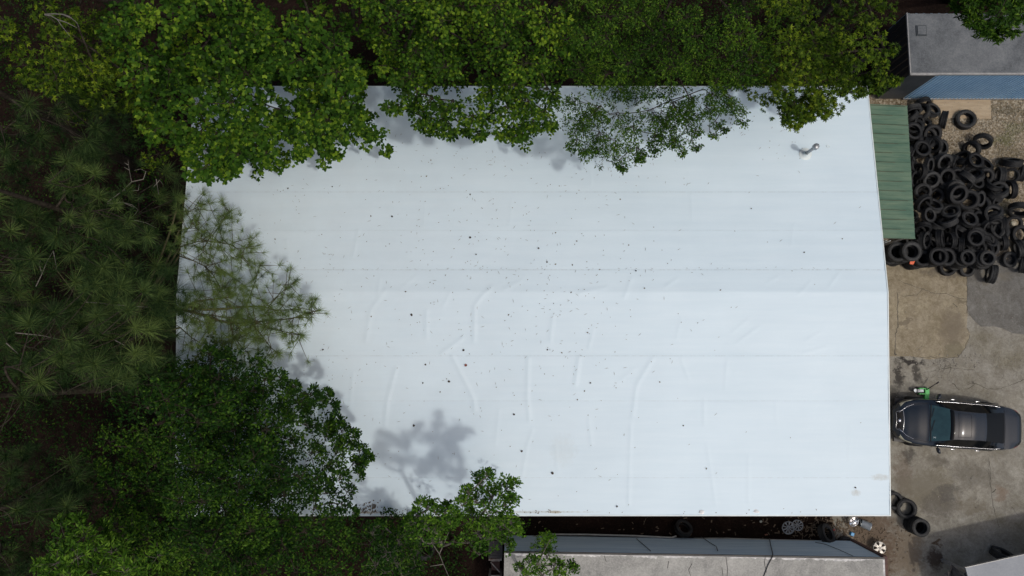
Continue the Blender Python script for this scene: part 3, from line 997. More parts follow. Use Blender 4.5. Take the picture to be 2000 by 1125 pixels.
BF = [(3, 2, 1, 0), (4, 5, 6, 7), (0, 1, 5, 4), (1, 2, 6, 5), (2, 3, 7, 6), (3, 0, 4, 7)]
mb = MB()
mb.add(sbox(0, 7, 0, 3.2, SZ - .05, SZ), BF)
part('roof', mb, M_SHED, sh, sh)
for u_ in (.25, 3.5, 6.8):
    for v_ in (.3, 2.9):
        mb = MB()
        mb.add(sbox(u_ - .05, u_ + .05, v_ - .05, v_ + .05, 0, SZ - .05), BF)
        part('post', mb, M_STEEL, sh, sh)
mb = MB()
mb.add(sbox(-.02, 7, -.02, 0.0, SZ - .09, SZ + .01), BF)
part('fascia', mb, M_STEEL, sh, sh)
# torn black sheet hanging at the shed corner
mb = MB()
n1, n2 = 9, 7
vs_, fs_ = [], []
for i in range(n1):
    for j in range(n2):
        u, v = i / (n1 - 1), j / (n2 - 1)
        p = sp_(-.55 + .62 * u + random.gauss(0, .02), .12 + .75 * v + random.gauss(0, .03) + .12 * math.sin(u * 9), 1.15 + .7 * u + .07 * math.sin(v * 11 + u * 5))
        vs_.append(p)
for i in range(n1 - 1):
    for j in range(n2 - 1):
        if random.random() < .93:
            fs_.append((i * n2 + j, i * n2 + j + 1, (i + 1) * n2 + j + 1, (i + 1) * n2 + j))
mb.add(vs_, fs_)
tag(mesh_obj('tarpaulin', mb.v, mb.f, M_BLACK, loc=sp_(-.3, .5, 0)), 'torn black tarpaulin hanging off the grey carport corner', 'tarpaulin')

# ------------------------------------------------------------------ tyres
def rubber(name):
    m, n, b = new_mat(name)
    tc = n.nodes.new('ShaderNodeTexCoord').outputs['Object']
    oi = n.nodes.new('ShaderNodeObjectInfo').outputs['Random']
    ad = n.nodes.new('ShaderNodeVectorMath')
    ad.operation = 'ADD'
    cb = n.nodes.new('ShaderNodeCombineXYZ')
    n.links.new(math_n(n, 'MULTIPLY', oi, 40.0), cb.inputs[0])
    n.links.new(tc, ad.inputs[0])
    n.links.new(cb.outputs[0], ad.inputs[1])
    f = noise(n, 4, 6, .65, ad.outputs[0])
    c1 = ramp(n, f, [(.3, (.007, .007, .008)), (.7, (.020, .021, .022))])
    c2 = ramp(n, f, [(.3, (.017, .017, .017)), (.7, (.055, .057, .058))])
    n.links.new(mixc(n, math_n(n, 'POWER', oi, 1.6), c1, c2), b.inputs[0])
    b.inputs['Roughness'].default_value = .58
    b.inputs['Specular IOR Level'].default_value = .22
    wv = n.nodes.new('ShaderNodeTexWave')
    wv.wave_type = 'RINGS'
    wv.rings_direction = 'Z'
    wv.inputs['Scale'].default_value = 9
    n.links.new(tc, wv.inputs[0])
    bump(n, b, wv.outputs['Fac'], .25, .006)
    return m


M_RUB = rubber('tyre_rubber')


def tyre_mesh(name, Ro, W, bore):
    h = W / 2
    prof = [(bore, -h * .72), (bore + .015, -h * .86), (bore + (Ro - bore) * .5, -h * 1.03), (Ro * .93, -h * .93), (Ro * .975, -h * .78)]
    g = [-.70, -.42, -.38, -.30, -.26, -.04, .0, .04, .26, .30, .38, .42, .70]
    for k_, t in enumerate(g):
        groove = k_ in (2, 3, 6, 9, 10)
        prof.append((Ro - (.014 if groove else 0), h * t))
    prof += [(Ro * .975, h * .78), (Ro * .93, h * .93), (bore + (Ro - bore) * .5, h * 1.03), (bore + .015, h * .86), (bore, h * .72)]
    inn = [(bore + .005, h * .62), (bore + (Ro - bore) * .5, h * .88), (Ro - .035, h * .72), (Ro - .028, 0), (Ro - .035, -h * .72), (bore + (Ro - bore) * .5, -h * .88), (bore + .005, -h * .62)]
    mb = MB()
    mb.lathe(prof + inn, 44, None, True)
    me = bpy.data.meshes.new(name)
    # shoulder lugs
    for k_ in range(40):
        a = 2 * math.pi * k_ / 40
        for s_ in (-1, 1):
            c = Vector((math.cos(a) * Ro * .985, math.sin(a) * Ro * .985, s_ * h * .80))
            t = Vector((-math.sin(a), math.cos(a), 0))
            r_ = Vector((math.cos(a), math.sin(a), 0))
            mb.obox(c, t * .014, r_ * .012, Vector((0, 0, h * .13)))
    me.from_pydata([tuple(v) for v in mb.v], [], mb.f)
    me.update()
    me.materials.append(M_RUB)
    me.polygons.foreach_set('use_smooth', [len(p.vertices) == 4 and i < 44 * len(prof + inn) for i, p in enumerate(me.polygons)])
    return me


TM = [tyre_mesh('tyre', .325, .205, .205), tyre_mesh('tyre', .345, .235, .215), tyre_mesh('tyre', .30, .19, .185)]
HEAP = 'worn black tyres heaped beside the green canopy'
HL = 'worn black tyre jumbled in the heap right of the green canopy'
n_ty = 0


def tyre(px, py, z, nrm, s_=1.0, label=None, kind=None, group=HEAP):
    global n_ty
    p = P(px, py, z)
    o = bpy.data.objects.new('tyre', TM[n_ty % 3 if kind is None else kind])
    n_ty += 1
    COL.objects.link(o)
    o.location = p
    n_ = Vector(nrm).normalized()
    q = Vector((0, 0, 1)).rotation_difference(n_)
    o.rotation_mode = 'QUATERNION'
    o.rotation_quaternion = q @ Quaternion((0, 0, 1), random.uniform(0, 6.28))
    o.scale = (s_, s_, s_)
    return tag(o, label or HL, 'tyre', group)


T = tyre
T(1885, 234, .14, (-.12, .05, 1), 1.1, 'tyre lying flat half on the plywood with gravel showing through it', 1)
T(1843, 234, .32, (.85, -.25, .45), 1.0, 'tyre standing on edge beside the plywood with its open side facing right')
T(1821, 215, .42, (.25, .35, .9), 1.0, 'tyre lying tilted at the plywood corner under the container wall')
T(1800, 219, .36, (-.75, .2, .5), 1.0)
T(1781, 216, .5, (.1, -.9, .25))
T(1802, 203, .30, (0.1, -.8, .4), 1.0)
T(1783, 257, .75, (.1, .05, 1), 1.05, 'tyre lying flat by the upper canopy edge with a wide open centre')
T(1819, 262, .5, (.1, -.35, .85), 1.08, 'tyre with a patch of pale gravel showing at its lower rim')
T(1802, 243, .35, (-.2, .5, .7))
T(1800, 291, .85, (0.05, .1, 1), 1.0, 'grey flat tyre on top of the heap close to the canopy edge')
T(1822, 294, .45, (.3, -.2, .8), 1.0)
T(1838, 288, .25, (.3, -.1, .9), 1.0, 'tyre at the heap edge with gravel seen through its hole')
T(1919, 276, .34, (-.5, -.75, .35), 1.05, 'tyre leaning by itself on gravel with its tread facing upward')
T(1904, 314, .62, (.1, .12, .9), .9, 'pale grey sidewall tyre, small and bright, on the upper edge of the heap')
T(1880, 308, .36, (-.6, .5, .5), 1.0)
T(1868, 322, .3, (-.3, .2, .8), 1.0)
T(1897, 292, .28, (-.75, -.3, .35), .95)
T(1814, 323, .72, (.55, -.2, .7), 1.0, 'tyre tilted open to the right against an upright tread near the canopy')
T(1843, 317, .62, (.2, -.4, .8), 1.05)
T(1860, 320, .4, (.7, -.3, .5))
T(1797, 336, .85, (-.95, .05, .12), 1.05, 'upright tyre showing only its tread beside the canopy edge')
T(1818, 351, .85, (0, -.45, .85), 1.0)
T(1847, 346, .75, (.15, -.3, .9), 1.0)
T(1781, 322, .8, (.7, 0, .6))
T(1783, 350, .8, (.6, -.2, .7))
T(1888, 346, .7, (.55, .65, .3), 1.0, 'tyre leaning on its edge in mid heap showing grey tread and sidewall')
T(1922, 344, .5, (-.2, -.45, .8), 1.1, 'big tyre lying tilted beside upright tyres at the right of the heap')
T(1923, 322, .3, (.3, .4, .8))
T(1953, 344, .4, (.95, -.1, .2), 1.0)
T(1975, 343, .38, (-.5, -.2, .7), .95, 'tyre with a pale worn sidewall at the far right heap edge')
T(1996, 338, .36, (.9, -.25, .3), 1.0)
T(1976, 317, .34, (0, .85, .45), 1.1, 'wide dark tyre standing on edge at the gravel side of the heap')
T(1950, 370, .45, (-.35, -.3, .8), 1.05)
T(1974, 371, .36, (.98, .05, .1), 1.05, 'upright tyre with tread to the right, bordering gravel')
T(1865, 370, .9, (0, -.3, .9), 1.0)
T(1802, 374, .9, (-.2, -.2, .9))
T(1803, 397, .95, (.3, -.55, .6), 1.05, 'large tyre tilted open downward beside the lower canopy edge')
T(1823, 402, .85, (.1, .55, .8), .95)
T(1814, 420, 1.0, (.3, -.05, .9), .95, 'tyre with a thin pale rim line near the lower canopy edge')
T(1870, 379, 1.05, (.1, -.35, .9), 1.12, 'largest tyre on top of the heap middle, lying tilted')
T(1890, 390, .85, (-.25, -.2, .9), 1.1, 'tyre tucked half under the largest top tyre of the heap')
T(1912, 388, .6, (.4, -.2, .8), 1.0)
T(1857, 414, .85, (-.4, .4, .6), 1.0)
T(1851, 432, .9, (-.45, .75, .35), 1.0, 'tyre propped on edge showing a broad grey tread in lower heap')
T(1892, 428, .75, (.1, .25, .9), 1.08)
T(1938, 420, .55, (.05, .05, 1), 1.12, 'flat tyre with a small yellowish scrap inside its centre', 1)
T(1957, 441, .45, (.9, -.05, .35), 1.0)
T(1929, 443, .5, (.3, -.5, .7), 1.0)
T(1904, 465, .95, (0, .02, 1), 1.0, 'flat tyre with a wide grey sidewall in the lower middle of the heap')
T(1905, 478, .6, (.1, .0, 1), 1.0)
T(1932, 470, .6, (.2, .3, .8))
T(1957, 473, .4, (.97, .1, .15), 1.0, 'upright tyre with block tread beside the lower right rings')
T(1991, 410, .36, (-.35, -.85, .3), 1.1, 'dark tyre leaning on edge at the right picture border')
T(1980, 436, .3, (-.3, -.3, .8), .95, 'tyre with a round pale hub inside its hole')
T(1992, 458, .3, (.05, -.1, 1), 1.1, 'flat tyre with weeds growing through its hole at right border')
T(1990, 486, .36, (.9, .2, .3), 1.0)
T(1971, 507, .16, (.1, -.1, 1), 1.0)
T(1998, 517, .3, (.8, -.2, .5), 1.0)
T(1836, 467, 1.0, (.75, .0, .6), 1.0, 'tyre turned to the right with a narrow oval opening, lower heap')
T(1858, 470, .95, (.96, .05, .12), 1.0)
T(1877, 481, .9, (.8, -.1, .45), .95)
T(1806, 470, .9, (.55, -.15, .7), 1.0)
T(1802, 446, 1.0, (-.1, -.8, .4), 1.0)
T(1828, 440, .75, (.3, .6, .5))
T(1937, 535, .33, (.85, -.2, .25), 1.05, 'tyre on its edge resting out on the asphalt below the heap', 1)
T(1888, 525, .14, (0, -.15, 1), 1.0)
T(1850, 522, .14, (0, -.1, 1), 1.0)
# upright stacks along the near edge of the heap
def stack(px, py, ztop, label_top, n_=6, s_=1.0, g=HEAP, lab=None, kind=None):
    top = P(px, py, ztop)
    hgt = .19 * s_
    k_ = 0
    z = ztop
    while z > .05:
        o = tyre(px, py, z, (random.gauss(0, .06), random.gauss(0, .06), 1), s_, label_top if k_ == 0 else (lab or 'black tyre under another in an upright stack along the heap front'), kind, g)
        o.location = (top.x + random.gauss(0, .02), top.y + random.gauss(0, .02), max(z, .1))
        z -= hgt
        k_ += 1


stack(1832, 500, 1.15, 'top tyre of the front stack with a second ring peeking behind it', s_=.98)
T(1847, 502, 1.0, (.1, 0, 1), .98)
stack(1887, 504, 1.0, 'top tyre of the front stack left of the palest ring')
stack(1927, 505, .9, 'top tyre of the front stack with the palest ring, above the asphalt', s_=.95)
stack(1779, 492, 1.3, 'top tyre of the stack below the canopy corner, holding the orange scrap', s_=1.05)
stack(1800, 505, .85, 'top tyre of a low stack between the orange scrap and front rings', s_=1.0)
stack(1752, 492, 1.1, 'top tyre of the stack against the building end wall', s_=1.05)
for (x, y, z) in [(1866, 500, .6), (1905, 500, .45), (1815, 480, .6), (1790, 455, .8), (1870, 455, .8)]:
    T(x, y, z, (random.gauss(0, .3), random.gauss(0, .3), 1))
# body of the heap under the visible ones
hp_poly = [(1775, 215, 1.0), (1825, 235, .5), (1830, 300, .7), (1870, 340, .9), (1905, 330, .6), (1960, 360, .4), (1960, 470, .4), (1935, 510, .3), (1770, 505, .5)]


def inside(x, y, poly):
    c = False
    j = len(poly) - 1
    for i in range(len(poly)):
        xi, yi, xj, yj = poly[i][0], poly[i][1], poly[j][0], poly[j][1]
        if (yi > y) != (yj > y) and x < (xj - xi) * (y - yi) / (yj - yi) + xi:
            c = not c
        j = i
    return c


k_ = 0
while k_ < 120:
    x, y = random.uniform(1770, 1965), random.uniform(212, 512)
    if not inside(x, y, hp_poly): continue
    z = random.uniform(.12, .62)
    T(x, y, z, (random.gauss(0, .55), random.gauss(0, .55), .6), random.uniform(.85, 1.12))
    k_ += 1
# small things in the heap
M_ORANGE = mat('orange_plastic', (0.75, 0.12, 0.03), None, 3, .5)
p = P(1782, 511, 1.25)
mb = MB()
mb.add([p + Vector(v) for v in ((-.10, -.09, 0), (.02, -.11, .02), (.10, .06, .05), (.09, .11, .05), (.02, .06, .06), (-.09, .05, .03), (-.10, -.09, -.03), (.02, -.11, -.01), (.10, .06, .02), (.09, .11, .02), (.02, .06, .03), (-.09, .05, 0))],
       [(0, 1, 2, 3, 4, 5), (11, 10, 9, 8, 7, 6)] + [(i, i + 6, (i + 1) % 6 + 6, (i + 1) % 6) for i in range(6)])
tag(mesh_obj('plastic_scrap', mb.v, mb.f, M_ORANGE, loc=p), 'bright orange plastic scrap lying on the tyre stack below the canopy corner', 'scrap')
M_YEL = mat('yellow_scrap', (0.45, 0.40, 0.2), None, 3, .7)
scrap(1943, 415, .06, M_YEL, 'pale yellowish scrap inside a flat tyre of the heap', 1, False, .45, 'paper_scrap')
mb = MB()
pc = P(1980, 436, .34)
mb.lathe([(0, .05), (.03, .05), (.05, .035), (.09, .03), (.11, .0), (.10, -.03)], 20, Matrix.Translation(pc))
tag(mesh_obj('hub_cap', mb.v, mb.f, mat('hub_pale', (.42, .38, .28), (.3, .27, .2), 20, .6), loc=pc, smooth=True), 'round pale hub cap lying inside a tyre at the right border', 'hub cap')
# tyres below the car
G2 = 'loose tyres on the yard by the white building corner'
T(1745, 977, .11, (0, 0, 1), 1.0, 'tyre lying flat half hidden under the white roof edge', 0, G2)
T(1769, 993, .16, (-.1, .02, 1), 1.05, 'tyre with concrete showing through its hole beside the roof corner', 1, G2)
pt = P(1797, 1030, .52)
for i, z in enumerate((.52, .32, .11)):
    o = T(1797, 1030, z, (0, 0, 1), 1.0, ['topmost tyre of the small stack out on the concrete', 'middle tyre of the small stack out on the concrete', 'bottom tyre of the small stack out on the concrete'][i], 0, G2)
    o.location = (pt.x - .01 * i, pt.y + .01 * i, z)
T(1614, 1043, .28, (.5, .35, .6), 1.05, 'dark tyre leaning in the gap beside the trailer under scraps', 1, G2)
T(1652, 1066, .14, (.1, .1, .95), 1.0, 'tyre mostly hidden beneath the trailer end', 0, G2)
T(1335, 1032, .25, (.2, .6, .6), 1.0, 'tyre in the dark gap left of the wheel cover', 0, G2)
T(830, 1075, .3, (.3, .5, .7), 1.05, 'tyre lying in dark shade under the small leafy tree', 0, G2)

T(1957, 1083, .3, (.25, .9, .3), 1.1, 'tyre standing in the dark under the edge of the grey carport roof', 1, G2)
# ------------------------------------------------------------------ wheels, pail and rubbish by the corner
M_ALLOY = mat('alloy', (0.52, 0.50, 0.46), (0.40, 0.38, 0.34), 12, .4, .55)
M_CHROME = mat('chrome', (0.85, 0.86, 0.88), None, 3, .12, 1.0)
M_SILV = mat('silver_steel', (0.42, 0.46, 0.48), (0.33, 0.36, 0.38), 6, .38, .6)
M_GREYP = mat('grey_plastic', (0.30, 0.33, 0.36), (0.22, 0.24, 0.26), 9, .5)


def wheel(px, py, z, nrm, Ro, nsp, wsp, m, label, dish=.02, depth=.16, name='loose_wheel', cat='wheel'):
    p = P(px, py, z)
    q = Vector((0, 0, 1)).rotation_difference(Vector(nrm).normalized())
    root = empty(name, p, label, cat)
    root.rotation_mode = 'QUATERNION'
    root.rotation_quaternion = q
    z3 = type('Z', (), {'location': Vector((0, 0, 0))})()
    mb = MB()
    mb.lathe([(Ro * .97, 0), (Ro, .008), (Ro, -.01), (Ro * .93, -.03), (Ro * .88, -depth * .6), (Ro * .95, -depth), (Ro * .86, -depth), (Ro * .84, -depth * .5), (Ro * .90, -.015)], 40, None, True)
    part('barrel', mb, m, root, z3, True)
    mb = MB()
    for k in range(nsp):
        a = 2 * math.pi * k / nsp
        d = Vector((math.cos(a), math.sin(a), 0))
        t = Vector((-d.y, d.x, 0))
        r0, r1 = Ro * .16, Ro * .93
        vs_ = []
        for (r, wd, zz) in ((r0, wsp * .75, .0), (Ro * .55, wsp * .85, dish), (r1, wsp * 1.5, .0)):
            for s_ in (-1, 1):
                vs_.append(d * r + t * (s_ * wd / 2) + Vector((0, 0, zz)))
        vs_ += [v - Vector((0, 0, .03)) for v in vs_]
        mb.add(vs_, [(0, 1, 3, 2), (2, 3, 5, 4), (6, 8, 9, 7), (8, 10, 11, 9), (0, 2, 8, 6), (2, 4, 10, 8), (1, 7, 9, 3), (3, 9, 11, 5)])
    part('spokes', mb, m, root, z3)
    mb = MB()
    mb.lathe([(0, .006), (Ro * .10, .006), (Ro * .12, .02), (Ro * .2, .012), (Ro * .24, -.01), (Ro * .22, -.05)], 24)
    h_ = part('hub', mb, m, root, z3, True)
    mb = MB()
    mb.lathe([(0, .010), (Ro * .075, .010), (Ro * .085, .002)], 16)
    part('centre_hole', mb, M_BLACK, h_, z3)
    mb = MB()
    for k in range(5):
        a = 2 * math.pi * (k + .5) / 5
        mb.tube([(math.cos(a) * Ro * .18, math.sin(a) * Ro * .18, .0), (math.cos(a) * Ro * .18, math.sin(a) * Ro * .18, .022)], Ro * .03, 8)
    part('lug_holes', mb, M_BLACK, h_, z3)
    return root


wheel(1718, 1070, .30, (-.05, .02, 1), .225, 5, .10, M_ALLOY, 'dull silver five-spoke alloy wheel standing on the dirt at the trailer corner', .015, .20)
pq = P(1718, 1070, .12)
M_DSTEEL = mat('dark_steel', (.06, .06, .06), (.1, .09, .08), 8, .6, .4)
wheel(1668, 1019, .30, (.15, -.35, .9), .19, 7, .07, M_CHROME, 'bright chrome wheel half hidden under the lower roof eave', .02, .12)
wheel(1540, 1031, .18, (.05, -.1, 1), .24, 9, .035, M_GREYP, 'grey many-spoked plastic wheel cover lying in the gap by the trailer', .02, .05, 'wheel_cover', 'wheel cover')
wheel(1558, 1026, .1, (-.2, .1, 1), .2, 9, .03, M_GREYP, 'second grey wheel cover mostly hidden beneath the many-spoked one', .02, .04, 'wheel_cover', 'wheel cover')
pk = P(1690, 1025, .16)
ax = Vector((.85, -.35, .15)).normalized()
Mq = Matrix.Translation(pk) @ Vector((0, 0, 1)).rotation_difference(ax).to_matrix().to_4x4()
root = empty('pail', (pk.x, pk.y, 0), 'silver metal pail lying on its side beside the chrome wheel', 'pail')
mb = MB()
mb.lathe([(.135, -.17), (.140, -.16), (.155, .16), (.165, .175), (.155, .175), (.13, -.15)], 32, Mq)
part('body', mb, M_SILV, root, root, True)
mb = MB()
mb.lathe([(0, .15), (.14, .15), (.157, .165)], 32, Mq)
part('base', mb, M_SILV, root, root, True)
mb = MB()
mb.tube([Mq @ Vector((.15 * math.cos(a), .15 * math.sin(a), -.17 - .1 * math.sin(a))) for a in np.linspace(0, math.pi, 10)], .006, 6)
part('handle', mb, M_SILV, root, root)
M_CUPB = mat('blue_plastic', (0.03, 0.27, 0.55), None, 4, .45)
pc = P(1664, 1043, .05)
mb = MB()
Mc = Matrix.Translation(pc) @ Matrix.Rotation(.4, 4, 'Z')
mb.lathe([(0, .06), (.075, .06), (.085, .05), (.095, -.045), (.085, -.045), (.07, .045), (0, .045)], 4, Mc)
tag(mesh_obj('plastic_tub', mb.v, mb.f, M_CUPB, loc=pc), 'small square blue plastic tub on the dirt below the chrome wheel', 'tub')
M_REDP = mat('red_plastic', (0.35, 0.05, 0.05), None, 4, .5)
M_PAPER = mat('pale_litter', (0.45, 0.46, 0.42), (0.3, 0.33, 0.28), 20, .7)
scrap(1618, 1030, .09, M_PAPER, 'pale crumpled wrapper on the dirt above the leaning dark tyre', .7, False, .02, 'wrapper', 'litter')
scrap(1629, 1035, .05, M_REDP, 'small red crumpled can beside the pale wrapper', .8, False, .02, 'crushed_can', 'can')
scrap(1560, 1035, .05, M_PAPER, 'pale rag scrap at the right edge of the wheel cover', .7, False, .04, 'rag', 'rag')
scrap(1486, 1018, .06, M_PAPER, 'pale rag scrap in the dark gap beneath the eave', .9, False, .04, 'rag', 'rag')
scrap(1496, 1044, .08, mat('brick_red', (.2, .09, .06), None, 4, .8), 'reddish brick scrap at the trailer foot left of the wheel cover', .5, False, .04, 'brick_scrap', 'brick')
vs, fs = [], []


def bit(p, L, W, a, h=.01):
    i = len(vs)
    d = Vector((math.cos(a), math.sin(a), random.gauss(0, .15)))
    q = Vector((-d.y, d.x, 0))
    zz = Vector((0, 0, h))
    for s0_ in (-1, 1):
        for s1_ in (-1, 1):
            vs.append(p + d * L * .5 * s0_ + q * W * .5 * s1_ + zz)
    vs.append(p + zz * 2.5)
    fs.extend([(i, i + 1, i + 4), (i + 1, i + 3, i + 4), (i + 3, i + 2, i + 4), (i + 2, i, i + 4)])


for k in range(520):
    x, y = (random.gauss(1610, 45), random.gauss(1030, 12)) if random.random() < .5 else (random.gauss(1690, 38), random.gauss(1055, 28))
    if y < 1008: continue
    bit(P(x, y, .01), random.uniform(.03, .16), random.uniform(.01, .05), random.uniform(0, 6.28))
for k in range(45):
    x = random.uniform(1020, 1560)
    bit(P(x, random.uniform(1010, 1046), .01), random.uniform(.04, .14), random.uniform(.015, .05), random.uniform(0, 6.28))
tag(mesh_obj('dirt_litter', vs, fs, mat('twig_litter', (.05, .036, .024), (.20, .15, .10), 30, .9)), kind='stuff')
vs, fs = [], []
for k in range(300):
    x, y = random.uniform(1745, 1998), random.uniform(560, 1110)
    if random.random() < .35: x, y = random.gauss(1850, 60), random.gauss(705, 10)
    bit(P(x, y, .016), random.uniform(.02, .055), random.uniform(.012, .03), random.uniform(0, 6.28), .006)
tag(mesh_obj('yard_grit', vs, fs, mat('grit', (.10, .085, .07), (.3, .28, .25), 30, .9)), kind='stuff')
vs, fs = [], []
for k in range(5200):        # loose stones over the gravel
    x, y = random.uniform(1790, 2060), random.uniform(200, 520)
    g = random.uniform(.02, .05)
    bit(P(x, y, .008), g, g * random.uniform(.6, 1), random.uniform(0, 6.28), g * .3)
tag(mesh_obj('gravel', vs, fs, mat('stone_bits', (.15, .12, .08), (.52, .47, .38), 45, .9, lo=.3, hi=.75)), kind='stuff')

# ------------------------------------------------------------------ floor jack
M_JG = mat('jack_green', (0.03, 0.40, 0.06), (0.05, 0.5, 0.10), 6, .4)
jp = P(1803, 764, .1)
jk = empty('floor_jack', (jp.x, jp.y, 0), 'green and grey floor jack with a black handle in front of the parked car', 'jack')
mb = MB()
for s_ in (-1, 1):
    mb.obox(jp + Vector((-.02, s_ * .10, .02)), (.17, 0, .0), (0, .022, 0), (0, 0, .065))
mb.obox(jp + Vector((.10, 0, .05)), (.075, 0, 0), (0, .095, 0), (0, 0, .055))
mb.obox(jp + Vector((.09, -.20, .03)), (.075, .0, 0), (.02, .10, 0), (0, 0, .05))
part('frame', mb, M_JG, jk, jk)
mb = MB()
mb.obox(jp + Vector((-.20, .02, .06)), (.15, .0, .03), (0, .05, 0), (0, 0, .035))
mb.lathe([(0, .10), (.06, .10), (.075, .12), (.075, .07), (0, .06)], 16, Matrix.Translation(jp + Vector((-.34, .03, 0))))
part('lifting_arm', mb, M_SILV, jk, jk)
for s_ in (-1, 1):
    for xx in (-.16, .14):
        mb = MB()
        mb.lathe([(0, -.02), (.045, -.02), (.045, .02), (0, .02)], 14, Matrix.Translation(jp + Vector((xx, s_ * .135, -.055))) @ Matrix.Rotation(math.pi / 2, 4, 'X'))
        part('wheel', mb, M_BLACK, jk, jk)
h0, h1 = jp + Vector((.06, .06, .12)), P(1834, 746, .42)
mb = MB()
mb.tube([h0, h1], .018, 10)
hd = part('handle', mb, M_BLACK, jk, jk, True)
mb = MB()
mb.tube([h0.lerp(h1, .78), h1 + (h1 - h0) * .01], .026, 10)
part('grip', mb, M_BLACK, hd, jk, True)

# ------------------------------------------------------------------ car
def build_car():
    front, rear = P(1746, 820, .55), P(1990, 838, .8)
    L = (front - rear).length - .06
    c = (front + rear) / 2
    yaw = math.atan2(front.y - rear.y, front.x - rear.x)
    root = empty('parked_car', (c.x, c.y, 0), 'dark grey sedan parked nose toward the white-roofed building', 'car')
    root.rotation_euler = (0, 0, yaw)
    z3 = type('Z', (), {'location': Vector((0, 0, 0))})()

    def curve(tab):
        xs_, ys_ = zip(*tab)
        fx = np.linspace(0, 1, 801)
        fy = np.interp(fx, xs_, ys_)
        k = np.hanning(41)
        k /= k.sum()
        pad = np.concatenate([2 * fy[0] - fy[20:0:-1], fy, 2 * fy[-1] - fy[-2:-22:-1]])
        fy2 = np.convolve(pad, k, 'valid')
        return lambda s_: float(np.interp(s_, fx, fy2))
    wid = curve([(0, .44), (.015, .58), (.04, .72), (.09, .82), (.16, .885), (.3, .91), (.6, .905), (.75, .885), (.85, .85), (.93, .79), (.98, .70), (1, .60)])
    zc = curve([(0, .60), (.02, .70), (.08, .80), (.16, .90), (.235, .965), (.25, 1.0), (.375, 1.39), (.45, 1.45), (.55, 1.45), (.65, 1.37), (.67, 1.34), (.835, 1.09), (.88, 1.07), (.97, 1.02), (1, .96)])
    zb = curve([(0, .55), (.04, .66), (.12, .78), (.25, .90), (.5, .96), (.8, 1.0), (.9, .99), (1, .88)])
    wt = curve([(0, .34), (.08, .56), (.2, .66), (.25, .69), (.33, .62), (.4, .535), (.6, .51), (.7, .53), (.83, .58), (1, .48)])
    wg = curve([(0, .42), (.06, .72), (.15, .81), (.28, .82), (.5, .825), (.75, .81), (.9, .78), (1, .58)])
    drop = curve([(0, .05), (.12, .07), (.24, .05), (.38, .06), (.66, .06), (.85, .03), (1, .02)])

    def sec(s_):
        w_, z_, b_, t_, g_ = wid(s_), zc(s_), zb(s_), wt(s_), wg(s_)
        zt = max(z_ - drop(s_), b_ + .004)
        return [(0, z_), (t_ * .35, z_ - drop(s_) * .10), (t_ * .7, z_ - drop(s_) * .42), (t_, zt), (g_, b_ + .002 if zt > b_ + .03 else min(b_ + .002, zt)), (w_ - .035, b_ - .03), (w_ - .005, b_ - .12), (w_, b_ - .26),
                (w_ * .99, .48 if s_ > .01 else .46), (w_ * .96, .24)]
    NP = 10

    def S(s_, v, off=0.0):
        """surface point: s along the car, v in 0..9 across (negative = other side)"""
        sg = -1 if v < 0 else 1
        a = abs(v)
        i = min(int(a), NP - 2)
        t = a - i
        q = sec(s_)
        y = q[i][0] * (1 - t) + q[i + 1][0] * t
        z = q[i][1] * (1 - t) + q[i + 1][1] * t
        p = Vector((L / 2 - s_ * L, sg * y * .955, z))
        if off:
            ds, dv = .004, .05
            p1, p2 = S(min(1, s_ + ds), v), S(max(0, s_ - ds), v)
            a1, a2 = S(s_, min(8.9, v + dv)), S(s_, max(-8.9, v - dv))
            n_ = (p1 - p2).cross(a1 - a2).normalized()
            if n_.dot(Vector((0, sg * y * .7, z - .3))) < 0: n_ = -n_
            p = p + n_ * off
        return p
    ss = np.linspace(0, 1, 121)
    vv = [v * .5 for v in range(-18, 19)]

    def region(s_, v):
        a = abs(v)
        if a < 3 and .245 < s_ < .368: return 'windshield'
        if a < 3 and .655 < s_ < .84: return 'rear_window'
        if a < 3 and .368 <= s_ <= .655: return 'roof'
        if a < 4 and .27 + (4 - a) * .10 < s_ < .82 - (4 - a) * .14 and a >= 3: return 'side_glass'
        if a < 3 and .035 < s_ < .24: return 'hood'
        if a < 4 and s_ > .85 and s_ < .985: return 'boot_lid'
        return 'body'
    grid = {}
    regs = {}
    for i in range(len(ss) - 1):
        for j in range(len(vv) - 1):
            r = region((ss[i] + ss[i + 1]) / 2, (vv[j] + vv[j + 1]) / 2)
            if r == 'side_glass': r += '+' if vv[j] >= 0 else '-'
            regs.setdefault(r, []).append((i, j))
    paint = mat('car_paint', (0.008, 0.0145, 0.024), None, 3, .17, .10, coat=.8, spec=.25)
    glass = mat('dark_glass', (0.004, 0.005, 0.006), None, 3, .04, 0, spec=.22)
    wglass = mat('windscreen_glass', (0.03, 0.075, 0.085), (0.022, 0.055, 0.065), 3, .05, 0, coat=.6)
    chrome = mat('trim_chrome', (.75, .76, .78), None, 3, .18, 1.0)
    lampm = mat('lamp_lens', (.48, .46, .33), (.3, .3, .24), 14, .12, .15, coat=1)
    redl = mat('tail_lens', (.30, .02, .02), None, 3, .15, coat=1)
    seam = mat('panel_gap', (.004, .004, .005), None, 3, .7)
    tyrem = M_RUB
    mm = {'windshield': wglass, 'rear_window': glass, 'side_glass+': glass, 'side_glass-': glass}
    nm = {'side_glass+': 'side_window', 'side_glass-': 'side_window', 'roof': 'roof_panel'}
    objs = {}
